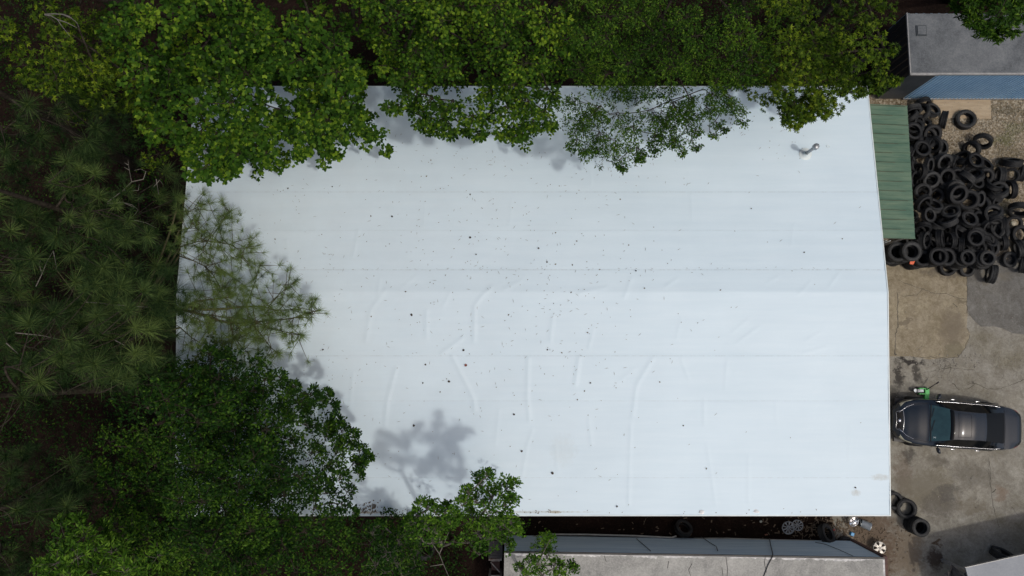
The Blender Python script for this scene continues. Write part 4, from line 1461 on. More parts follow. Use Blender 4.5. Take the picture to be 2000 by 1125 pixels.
    for r, cells in regs.items():
        ids, vs_, fs_ = {}, [], []

        def vid(i, j):
            if (i, j) not in ids:
                ids[(i, j)] = len(vs_)
                vs_.append(S(ss[i], vv[j]))
            return ids[(i, j)]
        for i, j in cells:
            fs_.append((vid(i, j), vid(i + 1, j), vid(i + 1, j + 1), vid(i, j + 1)))
        objs[r] = mesh_obj(nm.get(r, r), vs_, fs_, mm.get(r, paint), parent=root, root=z3, smooth=True)
    # nose and tail caps
    for s_, nme in ((0, 'front_bumper'), (1, 'rear_bumper')):
        row = [S(s_, v) for v in vv]
        sgn = 1 if s_ == 0 else -1
        row2 = [p + Vector((sgn * .05, 0, -.02)) for p in row]
        row2 = [Vector((p.x, p.y * .94, p.z * .97)) for p in row2]
        n_ = len(row)
        mb = MB()
        mb.add(row + row2, [(i, i + 1, n_ + i + 1, n_ + i) for i in range(n_ - 1)] + [tuple(range(n_, 2 * n_))])
        part(nme, mb, paint, root, z3)
    mb = MB()
    mb.box((-L / 2 + .1, -.8, .2), (L / 2 - .12, .8, .30))
    part('underbody', mb, M_BLACK, root, z3)

    def line(name, pts, r, m, off=.004, parent=root):
        mb = MB()
        q = []
        for (a, b) in zip(pts[:-1], pts[1:]):
            for k in range(10):
                t = k / 10
                q.append(S(a[0] * (1 - t) + b[0] * t, a[1] * (1 - t) + b[1] * t, off))
        q.append(S(*pts[-1], off))
        mb.tube(q, r, 6)
        return part(name, mb, m, parent, z3, True)

    def patch(name, corners, m, off=.008, parent=root, n_=8):
        """quad patch in (s, v) laid just proud of the surface"""
        mb = MB()
        (a, b, c_, d) = corners
        vs_ = []
        for i in range(n_ + 1):
            for j in range(n_ + 1):
                u, v = i / n_, j / n_
                s_ = (a[0] * (1 - u) + b[0] * u) * (1 - v) + (d[0] * (1 - u) + c_[0] * u) * v
                vv_ = (a[1] * (1 - u) + b[1] * u) * (1 - v) + (d[1] * (1 - u) + c_[1] * u) * v
                vs_.append(S(s_, vv_, off * (1 if 0 < i < n_ and 0 < j < n_ else .4)))
        mb.add(vs_, [(i * (n_ + 1) + j, (i + 1) * (n_ + 1) + j, (i + 1) * (n_ + 1) + j + 1, i * (n_ + 1) + j + 1) for i in range(n_) for j in range(n_)])
        return part(name, mb, m, parent, z3, True)
    for sg in (-1, 1):
        patch('headlight', [(.035, sg * 3.6), (.115, sg * 4.6), (.13, sg * 5.1), (.03, sg * 5.2)], lampm, .012)
        patch('taillight', [(.955, sg * 4.6), (.995, sg * 4.4), (.995, sg * 5.5), (.93, sg * 5.6)], redl)
        line('chrome_trim', [(.29, sg * 4.02), (.45, sg * 4.0), (.62, sg * 4.0), (.78, sg * 4.0), (.82, sg * 3.9)], .007, chrome, .006)
        line('roof_gutter', [(.37, sg * 3.0), (.655, sg * 3.0)], .006, seam)
        line('hood_gap', [(.04, sg * 2.6), (.10, sg * 3.2), (.18, sg * 3.3), (.24, sg * 3.4)], .006, seam)
        line('door_gap', [(.28, sg * 4.1), (.285, sg * 6), (.29, sg * 8.5)], .004, seam)
        line('door_gap', [(.50, sg * 4.1), (.50, sg * 6), (.50, sg * 8.5)], .004, seam)
        line('door_gap', [(.69, sg * 4.1), (.70, sg * 6), (.68, sg * 8)], .004, seam)
        line('chrome_strip', [(.02, sg * 2.2), (.07, sg * 2.9), (.13, sg * 3.3)], .007, chrome)
        for s_ in (.455, .655):
            p = S(s_, sg * 6.2, .02)
            mb = MB()
            mb.tube([p + Vector((.10, 0, 0)), p + Vector((.05, sg * .02, 0)), p + Vector((-.05, sg * .02, 0)), p + Vector((-.10, 0, 0))], [.010, .018, .018, .010], 8)
            part('door_handle', mb, chrome, root, z3, True)
        p = S(.305, sg * 4.3)
        mb = MB()
        mb.tube([p + Vector((-.02, 0, .02)), p + Vector((-.03, sg * .10, .05))], .02, 6)
        rings = []
        for k, (u, w_, h_) in enumerate(((.0, .02, .03), (.02, .05, .07), (.08, .065, .085), (.17, .06, .08), (.21, .03, .05))):
            for t in np.linspace(0, 2 * math.pi, 12, endpoint=False):
                rings.append(p + Vector((-.01 - .3 * (u) + w_ * math.cos(t), sg * (.07 + u), .06 + h_ * math.sin(t))))
        mb.add(rings, [(k * 12 + i, k * 12 + (i + 1) % 12, (k + 1) * 12 + (i + 1) % 12, (k + 1) * 12 + i) for k in range(4) for i in range(12)] + [tuple(range(11, -1, -1)), tuple(48 + i for i in range(12))])
        part('mirror', mb, paint, root, z3, True)
        for s_ in (.19, .775):
            wx = L / 2 - s_ * L
            mw = Matrix.Translation((wx, sg * (wid(s_) - .10), .32)) @ Matrix.Rotation(-sg * math.pi / 2, 4, 'X')
            mb = MB()
            mb.lathe([(.21, -.1), (.27, -.112), (.31, -.09), (.325, -.05), (.325, .05), (.31, .09), (.27, .112), (.21, .1)], 32, mw)
            wh = part('wheel', mb, tyrem, root, z3, True)
            mb = MB()
            mb.lathe([(0, .085), (.05, .09), (.07, .07), (.16, .085), (.20, .095), (.215, .10), (.215, .0)], 32, mw)
            part('rim', mb, M_ALLOY, wh, z3, True)
    # grille with chrome surround, sunroof, cowl, wipers
    patch('grille', [(.006, -2.4), (.045, -2.2), (.045, 2.2), (.006, 2.4)], seam, .006, n_=14)
    line('grille_surround', [(.006, -2.5), (.008, 0), (.006, 2.5)], .010, chrome, .012)
    line('grille_surround', [(.008, -2.6), (.05, -2.6), (.055, 0), (.05, 2.6), (.008, 2.6)], .008, chrome, .012)
    e_ = S(.026, 0, .018)
    mb = MB()
    mb.lathe([(0, .012), (.05, .008), (.06, -.004)], 18, Matrix.Translation(e_))
    part('nose_badge', mb, chrome, root, z3, True)
    line('sunroof_gap', [(.42, -2.4), (.42, 2.4), (.52, 2.4), (.52, -2.4), (.42, -2.4)], .004, seam, .003)
    line('cowl_gap', [(.253, -3.1), (.243, 0), (.253, 3.1)], .018, seam, .004)
    line('boot_gap', [(.847, -3.4), (.847, 3.4)], .006, seam, .003)
    line('boot_gap', [(.985, -3.9), (.985, 3.9)], .006, seam, .003)
    for v0, v1 in ((-.9, -2.5), (1.2, -.5)):
        line('wiper', [(.253, v0), (.27, v1)], .009, seam, .012)
    patch('screen_header', [(.362, -2.9), (.39, -2.95), (.39, 2.95), (.362, 2.9)], glass, .003, n_=14)
    # little pale sticker cross on the windscreen
    line('screen_sticker', [(.265, 2.4), (.28, 2.2)], .006, M_TRIM, .004)
    line('screen_sticker', [(.28, 2.45), (.265, 2.15)], .006, M_TRIM, .004)


build_car()
# ------------------------------------------------------------------ trees
class Fol:
    """leaf cloud: many small folded leaves gathered as quads"""

    def __init__(s):
        s.q, s.t, s.wq = [], [], []

    def leaves(s, pos, d, n_, L, W, tint, shape):
        """pos, d, n_ arrays (N,3); L, W arrays (N,)"""
        d = d - n_ * (d * n_).sum(1, keepdims=True)
        d /= np.linalg.norm(d, axis=1, keepdims=True) + 1e-9
        u = np.cross(n_, d)
        if shape == 'star':
            for a in (-0.95, 0.0, 0.95):
                dd = d * math.cos(a) + u * math.sin(a)
                uu = -d * math.sin(a) + u * math.cos(a)
                s._blade(pos - dd * (L * .18)[:, None], dd, uu, n_, L * (1.15 if a == 0 else 1.0), W * .5, tint, .55)
        elif shape == 'lobed':
            for a in (-0.5, 0.5):
                dd = d * math.cos(a) + u * math.sin(a)
                uu = -d * math.sin(a) + u * math.cos(a)
                s._blade(pos, dd, uu, n_, L, W * .8, tint, .55)
        else:
            s._blade(pos, d, u, n_, L, W, tint, .5)

    def _blade(s, p, d, u, n_, L, W, tint, m):
        L, W = L[:, None], W[:, None]
        a = p
        c = p + d * L - n_ * L * .10
        k = p + d * L * m
        b = k + u * W * .5 + n_ * W * .16
        e = k - u * W * .5 + n_ * W * .16
        s.q.append(np.stack([a, b, c, e], 1))
        s.t.append(tint)

    def needles(s, pos, d, L, W, tint):
        d = d / (np.linalg.norm(d, axis=1, keepdims=True) + 1e-9)
        u = np.cross(d, rng.normal(size=d.shape))
        u /= np.linalg.norm(u, axis=1, keepdims=True) + 1e-9
        L, W = L[:, None], W[:, None]
        a = pos - u * W * .5
        b = pos + u * W * .5
        c = pos + d * L + u * W * .15 - np.array([0, 0, 1.]) * L * .12
        e = pos + d * L - u * W * .15 - np.array([0, 0, 1.]) * L * .12
        s.q.append(np.stack([a, b, c, e], 1))
        s.t.append(tint)

    def twig(s, a, b, c, w_):
        for p0, p1, w0 in ((a, b, w_), (b, c, w_ * .6)):
            d = np.array(p1) - np.array(p0)
            for ax in (UP, np.array([1., .3, 0])):
                u = np.cross(d, ax)
                u = u / (np.linalg.norm(u) + 1e-9) * w0
                s.wq.append(np.array([p0 - u, p0 + u, p1 + u * .6, p1 - u * .6]))

    def build(s, name, m, parent, root, bark=None):
        q = np.concatenate(s.q)
        t = np.concatenate(s.t)
        nleaf = len(q)
        if s.wq:
            q = np.concatenate([q, np.array(s.wq)])
            t = np.concatenate([t, np.zeros(len(s.wq))])
        q = q - np.array(root.location)[None, None, :]
        N = len(q)
        me = bpy.data.meshes.new(name)
        me.vertices.add(N * 4)
        me.vertices.foreach_set('co', q.reshape(-1).astype(np.float32))
        me.loops.add(N * 4)
        me.loops.foreach_set('vertex_index', np.arange(N * 4, dtype=np.int32))
        me.polygons.add(N)
        me.polygons.foreach_set('loop_start', np.arange(0, N * 4, 4, dtype=np.int32))
        at = me.attributes.new('tint', 'FLOAT', 'POINT')
        at.data.foreach_set('value', np.repeat(np.clip(t, 0, 1), 4).astype(np.float32))
        me.update(calc_edges=True)
        me.materials.append(m)
        if s.wq:
            me.materials.append(bark or M_BARK)
            me.polygons.foreach_set('material_index', np.where(np.arange(N) >= nleaf, 1, 0).astype(np.int32))
        o = bpy.data.objects.new(name, me)
        COL.objects.link(o)
        o.parent = parent
        return o


UP = np.array([0, 0, 1.0])


def spray(F, tw, p0, p1, width, sp, bias):
    """one leafy branch from p0 to p1: side twigs either side, leaves along each"""
    p0, p1 = np.array(p0), np.array(p1)
    L = np.linalg.norm(p1 - p0)
    if L < 1e-3: return
    ax = (p1 - p0) / L
    side = np.cross(UP, ax)
    side /= np.linalg.norm(side) + 1e-9
    nt_ = max(4, int(L / sp['twig']))
    t = np.sort(rng.uniform(.08, 1.0, nt_))
    sg = np.where(np.arange(nt_) % 2 == 0, 1.0, -1.0)
    sag = -0.10 * L
    st = p0[None] + (p1 - p0)[None] * t[:, None] + UP[None] * (sag * t ** 2)[:, None]
    ang = rng.uniform(.6, 1.15, nt_)
    td = ax[None] * np.cos(ang)[:, None] + side[None] * (sg * np.sin(ang))[:, None] + UP[None] * rng.normal(-.02, .28, nt_)[:, None]
    tl = width * (1.0 - .55 * t) * rng.uniform(.5, 1.15, nt_)
    k = max(3, int(width / sp['gap']))
    ti = np.repeat(np.arange(nt_), k)
    u = rng.uniform(.1, 1.05, len(ti))
    pos = st[ti] + td[ti] * (tl[ti] * u)[:, None] + rng.normal(0, .02, (len(ti), 3))
    ls = np.where(rng.random(len(ti)) < .5, 1., -1.)
    ts = np.cross(UP[None], td[ti])
    d = td[ti] * rng.uniform(.3, 1, len(ti))[:, None] + ts * (ls * rng.uniform(.2, 1.0, len(ti)))[:, None] - UP[None] * rng.uniform(-.1, .5, len(ti))[:, None]
    n_ = UP[None] + rng.normal(0, sp.get('tilt', .42), (len(ti), 3))
    n_ /= np.linalg.norm(n_, axis=1, keepdims=True)
    ll = sp['leaf'] * rng.uniform(.65, 1.2, len(ti))
    tint = np.clip(bias + rng.normal(0, .22, len(ti)) + np.where(rng.random(len(ti)) < .06, .4, 0), 0, 1)
    F.leaves(pos, d, n_, ll, ll * sp['ratio'], tint, sp['shape'])
    tw.append((p0, p0 + (p1 - p0) * .55 + UP * sag * .3, p1 + UP * sag, .012 + .008 * L))


def lobe(F, tw, c, r, hub, sp, ns=None, fan=0):
    """a rounded clump of sprays fanning out from the clump's inner end"""
    c, hub = np.array(c), np.array(hub)
    out = c - hub
    out[2] *= .3
    out /= np.linalg.norm(out) + 1e-9
    base = c - out * r * .55 - UP * r * .35
    ns = ns or max(5, int(sp.get('ns', 9) * rng.uniform(.8, 1.2)))
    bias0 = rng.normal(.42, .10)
    for i in range(ns):
        a = 2 * math.pi * i * .618 + rng.uniform(0, .5)
        if fan:
            a = math.atan2(out[1], out[0]) + rng.normal(0, 1.0)
        el = rng.uniform(-.25, .75)
        d = np.array([math.cos(a) * math.cos(el), math.sin(a) * math.cos(el), .55 * math.sin(el)])
        e = c + d * r * rng.uniform(.75, 1.12)
        s0 = base + (c - base) * rng.uniform(.1, .75)
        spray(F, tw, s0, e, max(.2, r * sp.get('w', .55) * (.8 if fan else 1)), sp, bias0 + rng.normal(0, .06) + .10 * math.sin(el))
    return base


def px_m(z):
    return FPX / (CAM_H - z)


def fill(poly, step, r, zlo, zhi, holes=()):
    """clump centres scattered over a picture-traced outline, each at its own height"""
    xs_ = [p[0] for p in poly]
    ys_ = [p[1] for p in poly]
    out = []
    y = min(ys_)
    row = 0
    while y <= max(ys_):
        x = min(xs_) + (step * .5 if row % 2 else 0)
        while x <= max(xs_):
            jx, jy = x + random.uniform(-.35, .35) * step, y + random.uniform(-.35, .35) * step
            if inside(jx, jy, poly) and not any((jx - hx) ** 2 + (jy - hy) ** 2 < hr * hr for hx, hy, hr in holes):
                out.append((jx, jy, random.uniform(zlo, zhi), r * random.uniform(.75, 1.25)))
            x += step
        y += step * .87
        row += 1
    return out


def limb_mb(mb, a, b, r0, r1):
    a, b = Vector(a), Vector(b)
    m_ = a.lerp(b, .5) + Vector((random.gauss(0, .12), random.gauss(0, .12), -.12 * (b - a).length + random.gauss(0, .1)))
    pts = []
    for i in range(7):
        t = i / 6
        pts.append(a * (1 - t) ** 2 + m_ * 2 * t * (1 - t) + b * t * t)
    mb.tube(pts, [r0 + (r1 - r0) * i / 6 for i in range(7)], 6)


def grow(lb, hub, nodes, r0=.075):
    """branch skeleton: every node joins the nearest node already on the tree"""
    nodes = sorted(nodes, key=lambda q: (q - hub).length)
    done = [(hub, 0)]
    for nd in nodes:
        best = min(done, key=lambda q: (q[0] - nd).length * (1 + .06 * q[1]) + (.5 if (q[0] - hub).length > (nd - hub).length else 0))
        k = best[1] + 1
        limb_mb(lb, best[0], nd, r0 / (1 + .55 * best[1]), max(.010, r0 / (1 + .55 * k)))
        done.append((nd, k))


def broadleaf(name, label, trunk, top, lobes, sp, m, bark=M_BARK, low=True, under=.35, udrop=2.2, tr=.17, twigs=True, group='trees crowding round the building'):
    """trunk: ground (x, y); top: height the trunk reaches; lobes: (px, py, z, r_px)"""
    tb = Vector((trunk[0], trunk[1], 0))
    root = empty(name, tb, label, 'tree', group)
    F, tw = Fol(), []
    lb = MB()
    ctr = np.array([P(l[0], l[1], l[2]) for l in lobes])
    cx, cy = ctr[:, 0].mean(), ctr[:, 1].mean()
    hub = Vector((tb.x * .55 + cx * .45, tb.y * .55 + cy * .45, top * .62))
    tips = []
    for lo in lobes:
        (x, y, z, r), fan = lo[:4], len(lo) > 4
        if not fan:
            r *= .86
            z += random.gauss(0, .45)
        c = P(x, y, z)
        rm = r / px_m(z)
        b = lobe(F, tw, c, rm, hub, sp, fan=fan)
        tips.append((Vector(b), rm))
        deep = c.y > 8.6 or c.x < -10.6 or c.y < -4.4
        if random.random() < (max(under, .9) if deep and low else (.3 if sp['shape'] != 'oval' else .1) if fan else under):
            lobe(F, tw, c + (hub - c) * .10 - Vector((0, 0, udrop * random.uniform(.7, 1.3))), rm * 1.15, hub, dict(sp, ns=6))
        if deep and low:
            lobe(F, tw, c + (hub - c) * .10 - Vector((random.gauss(0, .4), random.gauss(0, .4), udrop * random.uniform(1.7, 2.8))), rm * 1.35, hub, dict(sp, ns=5))
    grow(lb, hub, [b - Vector((0, 0, .2)) for b, rm in tips])
    for (a, b, c, r) in tw:
        F.twig(a, b, c, r * .45)
    F.build('crown', m, root, root, bark)
    tk = MB()
    pts = []
    for i in range(8):
        t = i / 7
        p = tb.lerp(hub, t)
        pts.append(p + Vector((math.sin(t * 5) * .08, math.cos(t * 4) * .07, 0)) * (0 if i == 0 else 1))
    tk.tube(pts, [tr * (1.35 - .8 * i / 7) for i in range(8)], 10)
    part('trunk', tk, bark, root, root, True)
    part('limbs', lb, bark, root, root, True)
    return root


GM = (0.012, 0.032, 0.006), (0.030, 0.078, 0.011), (0.085, 0.16, 0.022)
M_LF_A = leaf_mat('leaf_poplar', (0.008, 0.024, 0.004), (0.041, 0.105, 0.011), (0.18, 0.28, 0.022))
M_LF_B = leaf_mat('leaf_oak', (0.008, 0.024, 0.004), (0.043, 0.105, 0.010), (0.18, 0.27, 0.02))
M_LF_C = leaf_mat('leaf_fine', (0.009, 0.027, 0.005), (0.040, 0.098, 0.011), (0.13, 0.22, 0.02))
M_LF_D = leaf_mat('leaf_sweetgum', (0.010, 0.026, 0.004), (0.055, 0.104, 0.009), (0.18, 0.245, 0.016))
M_LF_G = leaf_mat('leaf_dark', (0.005, 0.017, 0.004), (0.017, 0.052, 0.007), (0.075, 0.15, 0.014))
M_LF_I = leaf_mat('leaf_bright', (0.012, 0.036, 0.006), (0.052, 0.128, 0.012), (0.15, 0.27, 0.028))
M_NEEDLE = leaf_mat('pine_needles', (0.009, 0.022, 0.008), (0.040, 0.076, 0.025), (0.155, 0.22, 0.062), trans=.18, rough=.5)

SP_A = dict(twig=.07, gap=.068, leaf=.104, ratio=.95, shape='lobed', ns=9)
SP_B = dict(twig=.07, gap=.064, leaf=.108, ratio=.70, shape='oval', ns=10)
SP_C = dict(twig=.06, gap=.042, leaf=.078, ratio=.45, shape='oval', ns=10, tilt=.55)
SP_D = dict(twig=.075, gap=.075, leaf=.105, ratio=.62, shape='star', ns=9)
SP_G = dict(twig=.065, gap=.05, leaf=.098, ratio=.52, shape='oval', ns=9, tilt=.5)
SP_I = dict(twig=.065, gap=.05, leaf=.092, ratio=.5, shape='oval', ns=9, tilt=.5)
SP_S = dict(twig=.07, gap=.045, leaf=.16, ratio=.28, shape='oval', ns=11, tilt=.45)


def lobes_px(z0, z1, rows, k=.76):
    return [(x, y, random.uniform(z0, z1), r * k, 1) for x, y, r in rows]


# top-left star-leaved tree
L_ = fill([(-60, -70), (150, -60), (180, 20), (150, 70), (195, 150), (150, 178), (80, 170), (0, 160), (-60, 150)], 62, 44, 9.6, 11.2)
broadleaf('sweetgum_tree', 'yellow-green star-leaved tree in the far corner of the woods above the pines', (-13.2, 13.6), 11, L_ + lobes_px(9.4, 10, [(175, 130, 28), (150, 165, 24), (60, 150, 30), (100, 172, 20)]), SP_D, M_LF_D)
# broad-leaved pair over the upper left roof corner
L_ = fill([(215, -80), (500, -80), (520, 120), (470, 215), (330, 230), (250, 190), (225, 110)], 66, 50, 9.0, 10.8, [(250, 40, 24), (330, 120, 14)])
L_ += lobes_px(8.2, 9.0, [(295, 205, 40), (340, 245, 42), (300, 255, 26), (390, 260, 44), (400, 300, 40), (430, 320, 30), (400, 330, 24), (445, 285, 40), (480, 250, 44), (520, 250, 30), (500, 290, 30), (520, 300, 18), (455, 330, 16), (380, 335, 18), (500, 200, 44), (545, 215, 24), (370, 300, 26), (420, 265, 40), (460, 260, 36), (465, 305, 24), (360, 260, 34), (490, 225, 36), (415, 325, 16), (440, 335, 10)], .98)
broadleaf('poplar_tree', 'big broad-leaved tree reaching over the upper left corner of the white roof', (-8.4, 12.4), 11, L_, SP_A, M_LF_A, under=.5)
L_ = fill([(520, -80), (700, -80), (700, 20), (640, 60), (690, 110), (660, 170), (540, 180), (510, 100)], 64, 48, 9.0, 10.6, [(640, 20, 34), (700, 60, 34)])
L_ += lobes_px(8.1, 8.9, [(585, 185, 40), (560, 235, 20), (610, 225, 42), (590, 262, 28), (640, 215, 44), (668, 195, 36), (690, 235, 30), (712, 250, 18), (725, 262, 9), (630, 265, 34), (598, 288, 20), (585, 300, 12), (640, 288, 20), (655, 300, 12), (655, 255, 30), (675, 120, 36), (690, 160, 24), (567, 258, 16), (620, 165, 40), (690, 205, 20), (600, 200, 40), (640, 240, 34), (615, 250, 30), (670, 225, 28), (640, 180, 40)], .98)
broadleaf('poplar_tree', 'broad-leaved tree whose fingered branches overhang the roof beside the dark gap', (-4.6, 12.6), 11, L_, SP_A, M_LF_A, under=.45)
# middle
L_ = fill([(690, -80), (900, -80), (930, 60), (920, 150), (800, 160), (745, 120), (720, 60), (690, 40)], 64, 48, 9.0, 10.6, [(690, 30, 26)])
L_ += lobes_px(8.0, 8.8, [(790, 150, 34), (810, 190, 40), (775, 207, 16), (758, 210, 8), (840, 200, 42), (820, 230, 24), (835, 248, 20), (865, 235, 36), (880, 258, 18), (885, 205, 40), (910, 250, 20), (925, 230, 34), (935, 262, 12), (770, 100, 40), (735, 65, 30), (750, 130, 18)], .92)
broadleaf('oak_tree', 'leafy tree overhanging the roof on the right of the dark gap', (-1.4, 12.8), 11, L_, SP_B, M_LF_B, under=.5)
L_ = fill([(900, -80), (1130, -80), (1140, 60), (1110, 150), (940, 160), (920, 60)], 64, 48, 9.0, 10.6)
L_ += lobes_px(8.0, 8.8, [(955, 180, 44), (950, 225, 34), (985, 215, 44), (1000, 250, 26), (1008, 268, 14), (1030, 205, 44), (1040, 240, 26), (1065, 220, 30), (1075, 242, 14), (1070, 180, 40), (980, 258, 14), (1025, 262, 10), (1000, 170, 44)], .92)
broadleaf('oak_tree', 'leafy tree overhanging the middle of the top eave with a rounded lobe', (2.0, 12.9), 11, L_, SP_B, M_LF_B, under=.5)
# fine-leaved tree
L_ = fill([(1110, -80), (1340, -80), (1420, 40), (1400, 140), (1330, 175), (1110, 170)], 60, 46, 8.6, 10.4)
L_ += lobes_px(7.4, 8.2, [(1120, 200, 36), (1130, 240, 40), (1125, 275, 24), (1140, 292, 10), (1165, 215, 44), (1165, 265, 36), (1165, 292, 14), (1200, 230, 44), (1200, 280, 30), (1212, 312, 14), (1217, 326, 7), (1235, 255, 40), (1245, 292, 24), (1250, 308, 10), (1275, 225, 44), (1280, 268, 30), (1305, 245, 34), (1322, 275, 20), (1330, 296, 8), (1280, 290, 14), (1318, 210, 40),
                          (1345, 230, 28), (1360, 255, 14), (1355, 195, 40), (1385, 215, 24), (1400, 240, 12), (1395, 262, 7), (1395, 185, 36), (1420, 205, 20), (1440, 215, 22), (1452, 235, 12), (1432, 190, 26), (1360, 285, 7), (1415, 250, 7)], 1.0)
broadleaf('locust_tree', 'fine-leaved darker tree with trailing sprays over the top eave', (5.4, 12.6), 10.5, L_, SP_C, M_LF_C, under=.55)
L_ = fill([(1340, -80), (1540, -80), (1540, 120), (1490, 160), (1400, 150), (1420, 60)], 58, 44, 8.4, 10.2)
broadleaf('locust_tree', 'fine-leaved tree between the trailing sprays and the yellow-green tree', (8.0, 13.0), 10.5, L_ + lobes_px(7.6, 8.2, [(1440, 155, 30), (1480, 150, 28), (1400, 160, 26), (1420, 140, 34)]), SP_C, M_LF_C, under=.55)
# right sweetgum
L_ = fill([(1510, -80), (1770, -80), (1745, 30), (1690, 60), (1740, 110), (1735, 150), (1650, 165), (1520, 150)], 60, 44, 8.4, 10.2, [(1735, 75, 26)])
L_ += lobes_px(7.6, 8.3, [(1530, 180, 34), (1550, 205, 34), (1580, 195, 36), (1605, 205, 20), (1545, 232, 18), (1553, 243, 9), (1580, 225, 14), (1610, 222, 8), (1600, 175, 30), (1570, 150, 40), (1645, 175, 12), (1660, 160, 24), (1690, 150, 30), (1680, 178, 12), (1722, 140, 26), (1745, 155, 12), (1715, 165, 20), (1650, 110, 40), (1720, 110, 26), (1740, 95, 14), (1565, 215, 30), (1540, 200, 24), (1590, 190, 30)], 1.0)
broadleaf('sweetgum_tree', 'yellow-green star-leaved tree at the upper right corner of the white roof', (11.0, 13.2), 10.5, L_, SP_D, M_LF_D, under=.55)
# over the container
L_ = fill([(1850, -90), (2080, -90), (2060, 10), (1970, 40), (1925, 30), (1895, 5), (1850, 0)], 44, 36, 7.4, 8.6)
broadleaf('ash_tree', 'dark green tree leaning over the grey roof of the blue container', (17.6, 14.6), 8.0, L_ + lobes_px(7.0, 7.6, [(1940, 58, 20), (1990, 30, 20), (1975, 60, 14), (1900, 40, 16), (1930, 40, 22), (1918, 42, 18), (1905, 25, 15), (1962, 48, 18), (1950, 70, 9), (1872, 8, 16), (1925, 55, 12)], .8), SP_S, M_LF_C, under=.5, low=False, udrop=.5)

# lower left dark leafy trees
L_ = fill([(330, 700), (430, 690), (490, 730), (530, 780), (550, 840), (530, 900), (420, 900), (280, 860), (200, 800), (240, 740)], 60, 46, 7.0, 9.0, [(300, 880, 24)])
L_ += fill([(325, 690), (420, 680), (440, 900), (325, 900)], 44, 42, 5.4, 6.6)
L_ += fill([(350, 710), (490, 740), (530, 800), (550, 860), (520, 900), (350, 880)], 48, 44, 5.6, 6.8)
L_ += lobes_px(6.8, 7.6, [(440, 700, 26), (410, 690, 18), (500, 715, 30), (530, 745, 26), (548, 735, 14), (560, 765, 24), (575, 755, 9), (590, 790, 30), (610, 770, 18), (628, 782, 12), (640, 770, 6), (650, 795, 12), (600, 830, 34), (560, 820, 36), (640, 840, 26), (655, 865, 14), (500, 760, 36), (545, 790, 34), (570, 860, 36), (520, 740, 24)], .85)
broadleaf('elm_tree', 'dark small-leaved tree spreading over the left end of the roof below the pine bough', (-12.6, -2.0), 9.0, L_, SP_G, M_LF_G, under=.6, tr=.14)
L_ = fill([(420, 880), (580, 870), (620, 910), (610, 980), (660, 1050), (690, 1150), (420, 1150), (330, 1050), (340, 920)], 60, 46, 6.6, 8.8, [(480, 1010, 22)])
L_ += fill([(325, 880), (420, 880), (420, 1040), (325, 1040)], 44, 42, 5.4, 6.6)
L_ += fill([(340, 880), (560, 880), (590, 930), (600, 1010), (340, 1010)], 48, 44, 5.4, 6.6)
L_ += lobes_px(6.8, 7.6, [(640, 850, 28), (670, 840, 20), (680, 870, 26), (705, 880, 14), (718, 892, 8), (660, 880, 30), (690, 905, 16), (700, 925, 9), (640, 910, 34), (665, 935, 24), (680, 960, 14), (640, 960, 32), (670, 985, 16), (650, 1010, 28), (690, 1000, 8), (610, 880, 36), (620, 940, 36), (620, 990, 34), (660, 820, 12), (690, 850, 10), (700, 905, 10)], .85)
broadleaf('elm_tree', 'dark small-leaved tree over the lower left roof corner with sprays against the white', (-9.4, -7.4), 9.0, L_, SP_G, M_LF_G, under=.6, tr=.14)
L_ = fill([(170, 850), (320, 870), (360, 960), (330, 1040), (240, 1000), (170, 930)], 58, 42, 4.2, 6.0)
broadleaf('understorey_tree', 'very dark low tree in the shade of the lower left woods', (-14.2, -6.6), 5.5, L_, SP_G, M_LF_G, under=.3, tr=.09)
L_ = fill([(270, 1030), (420, 1010), (450, 1160), (260, 1160)], 56, 42, 5.0, 6.6)
broadleaf('understorey_tree', 'low dark tree at the bottom of the lower left woods beside the feathery one', (-12.2, -9.6), 5.8, L_, SP_G, M_LF_G, under=.3, tr=.09)
# feathery bright tree
L_ = fill([(105, 1020), (150, 1010), (200, 1050), (255, 1080), (250, 1170), (90, 1170), (70, 1120)], 40, 30, 7.2, 8.4)
broadleaf('sumac_tree', 'bright feather-leaved tree at the bottom of the woods below the dark pine', (-13.8, -9.4), 8.0, L_ + lobes_px(7.0, 7.6, [(120, 1025, 18), (150, 1020, 16), (80, 1105, 18), (210, 1060, 18), (200, 1030, 12)]), SP_S, M_LF_I, bark=M_BARK_G, under=.5, tr=.07)
# small bright tree at the lower eave
L_ = lobes_px(7.4, 9.0, [(940, 945, 24), (950, 928, 10), (962, 965, 28), (990, 950, 24), (1003, 945, 8), (985, 985, 26), (1000, 975, 12), (930, 975, 28), (915, 960, 12), (955, 1005, 34), (985, 1020, 28), (920, 1010, 30), (930, 1040, 30), (965, 1050, 28), (990, 1065, 20), (910, 1060, 26), (1005, 1040, 14), (935, 1085, 26), (900, 985, 16), (950, 1035, 26), (1000, 1020, 16), (975, 1035, 24)], .98)
broadleaf('young_tree', 'bright green young tree rising in front of the lower eave', (-.9, -6.3), 8.2, L_, SP_I, M_LF_I, bark=M_BARK_G, under=.5, tr=.06)
L_ = lobes_px(7.6, 9.2, [(835, 990, 14), (822, 985, 8), (812, 1005, 10), (850, 1000, 16), (870, 995, 14), (885, 1005, 16), (830, 1025, 24), (850, 1035, 24), (820, 1050, 24), (845, 1060, 20), (805, 1020, 14), (875, 1020, 12)], .95)
broadleaf('young_tree', 'thin young tree with sparse leaves beside the bright one at the eave', (-2.2, -6.6), 8.4, L_, SP_I, M_LF_I, bark=M_BARK_G, under=.3, tr=.05)
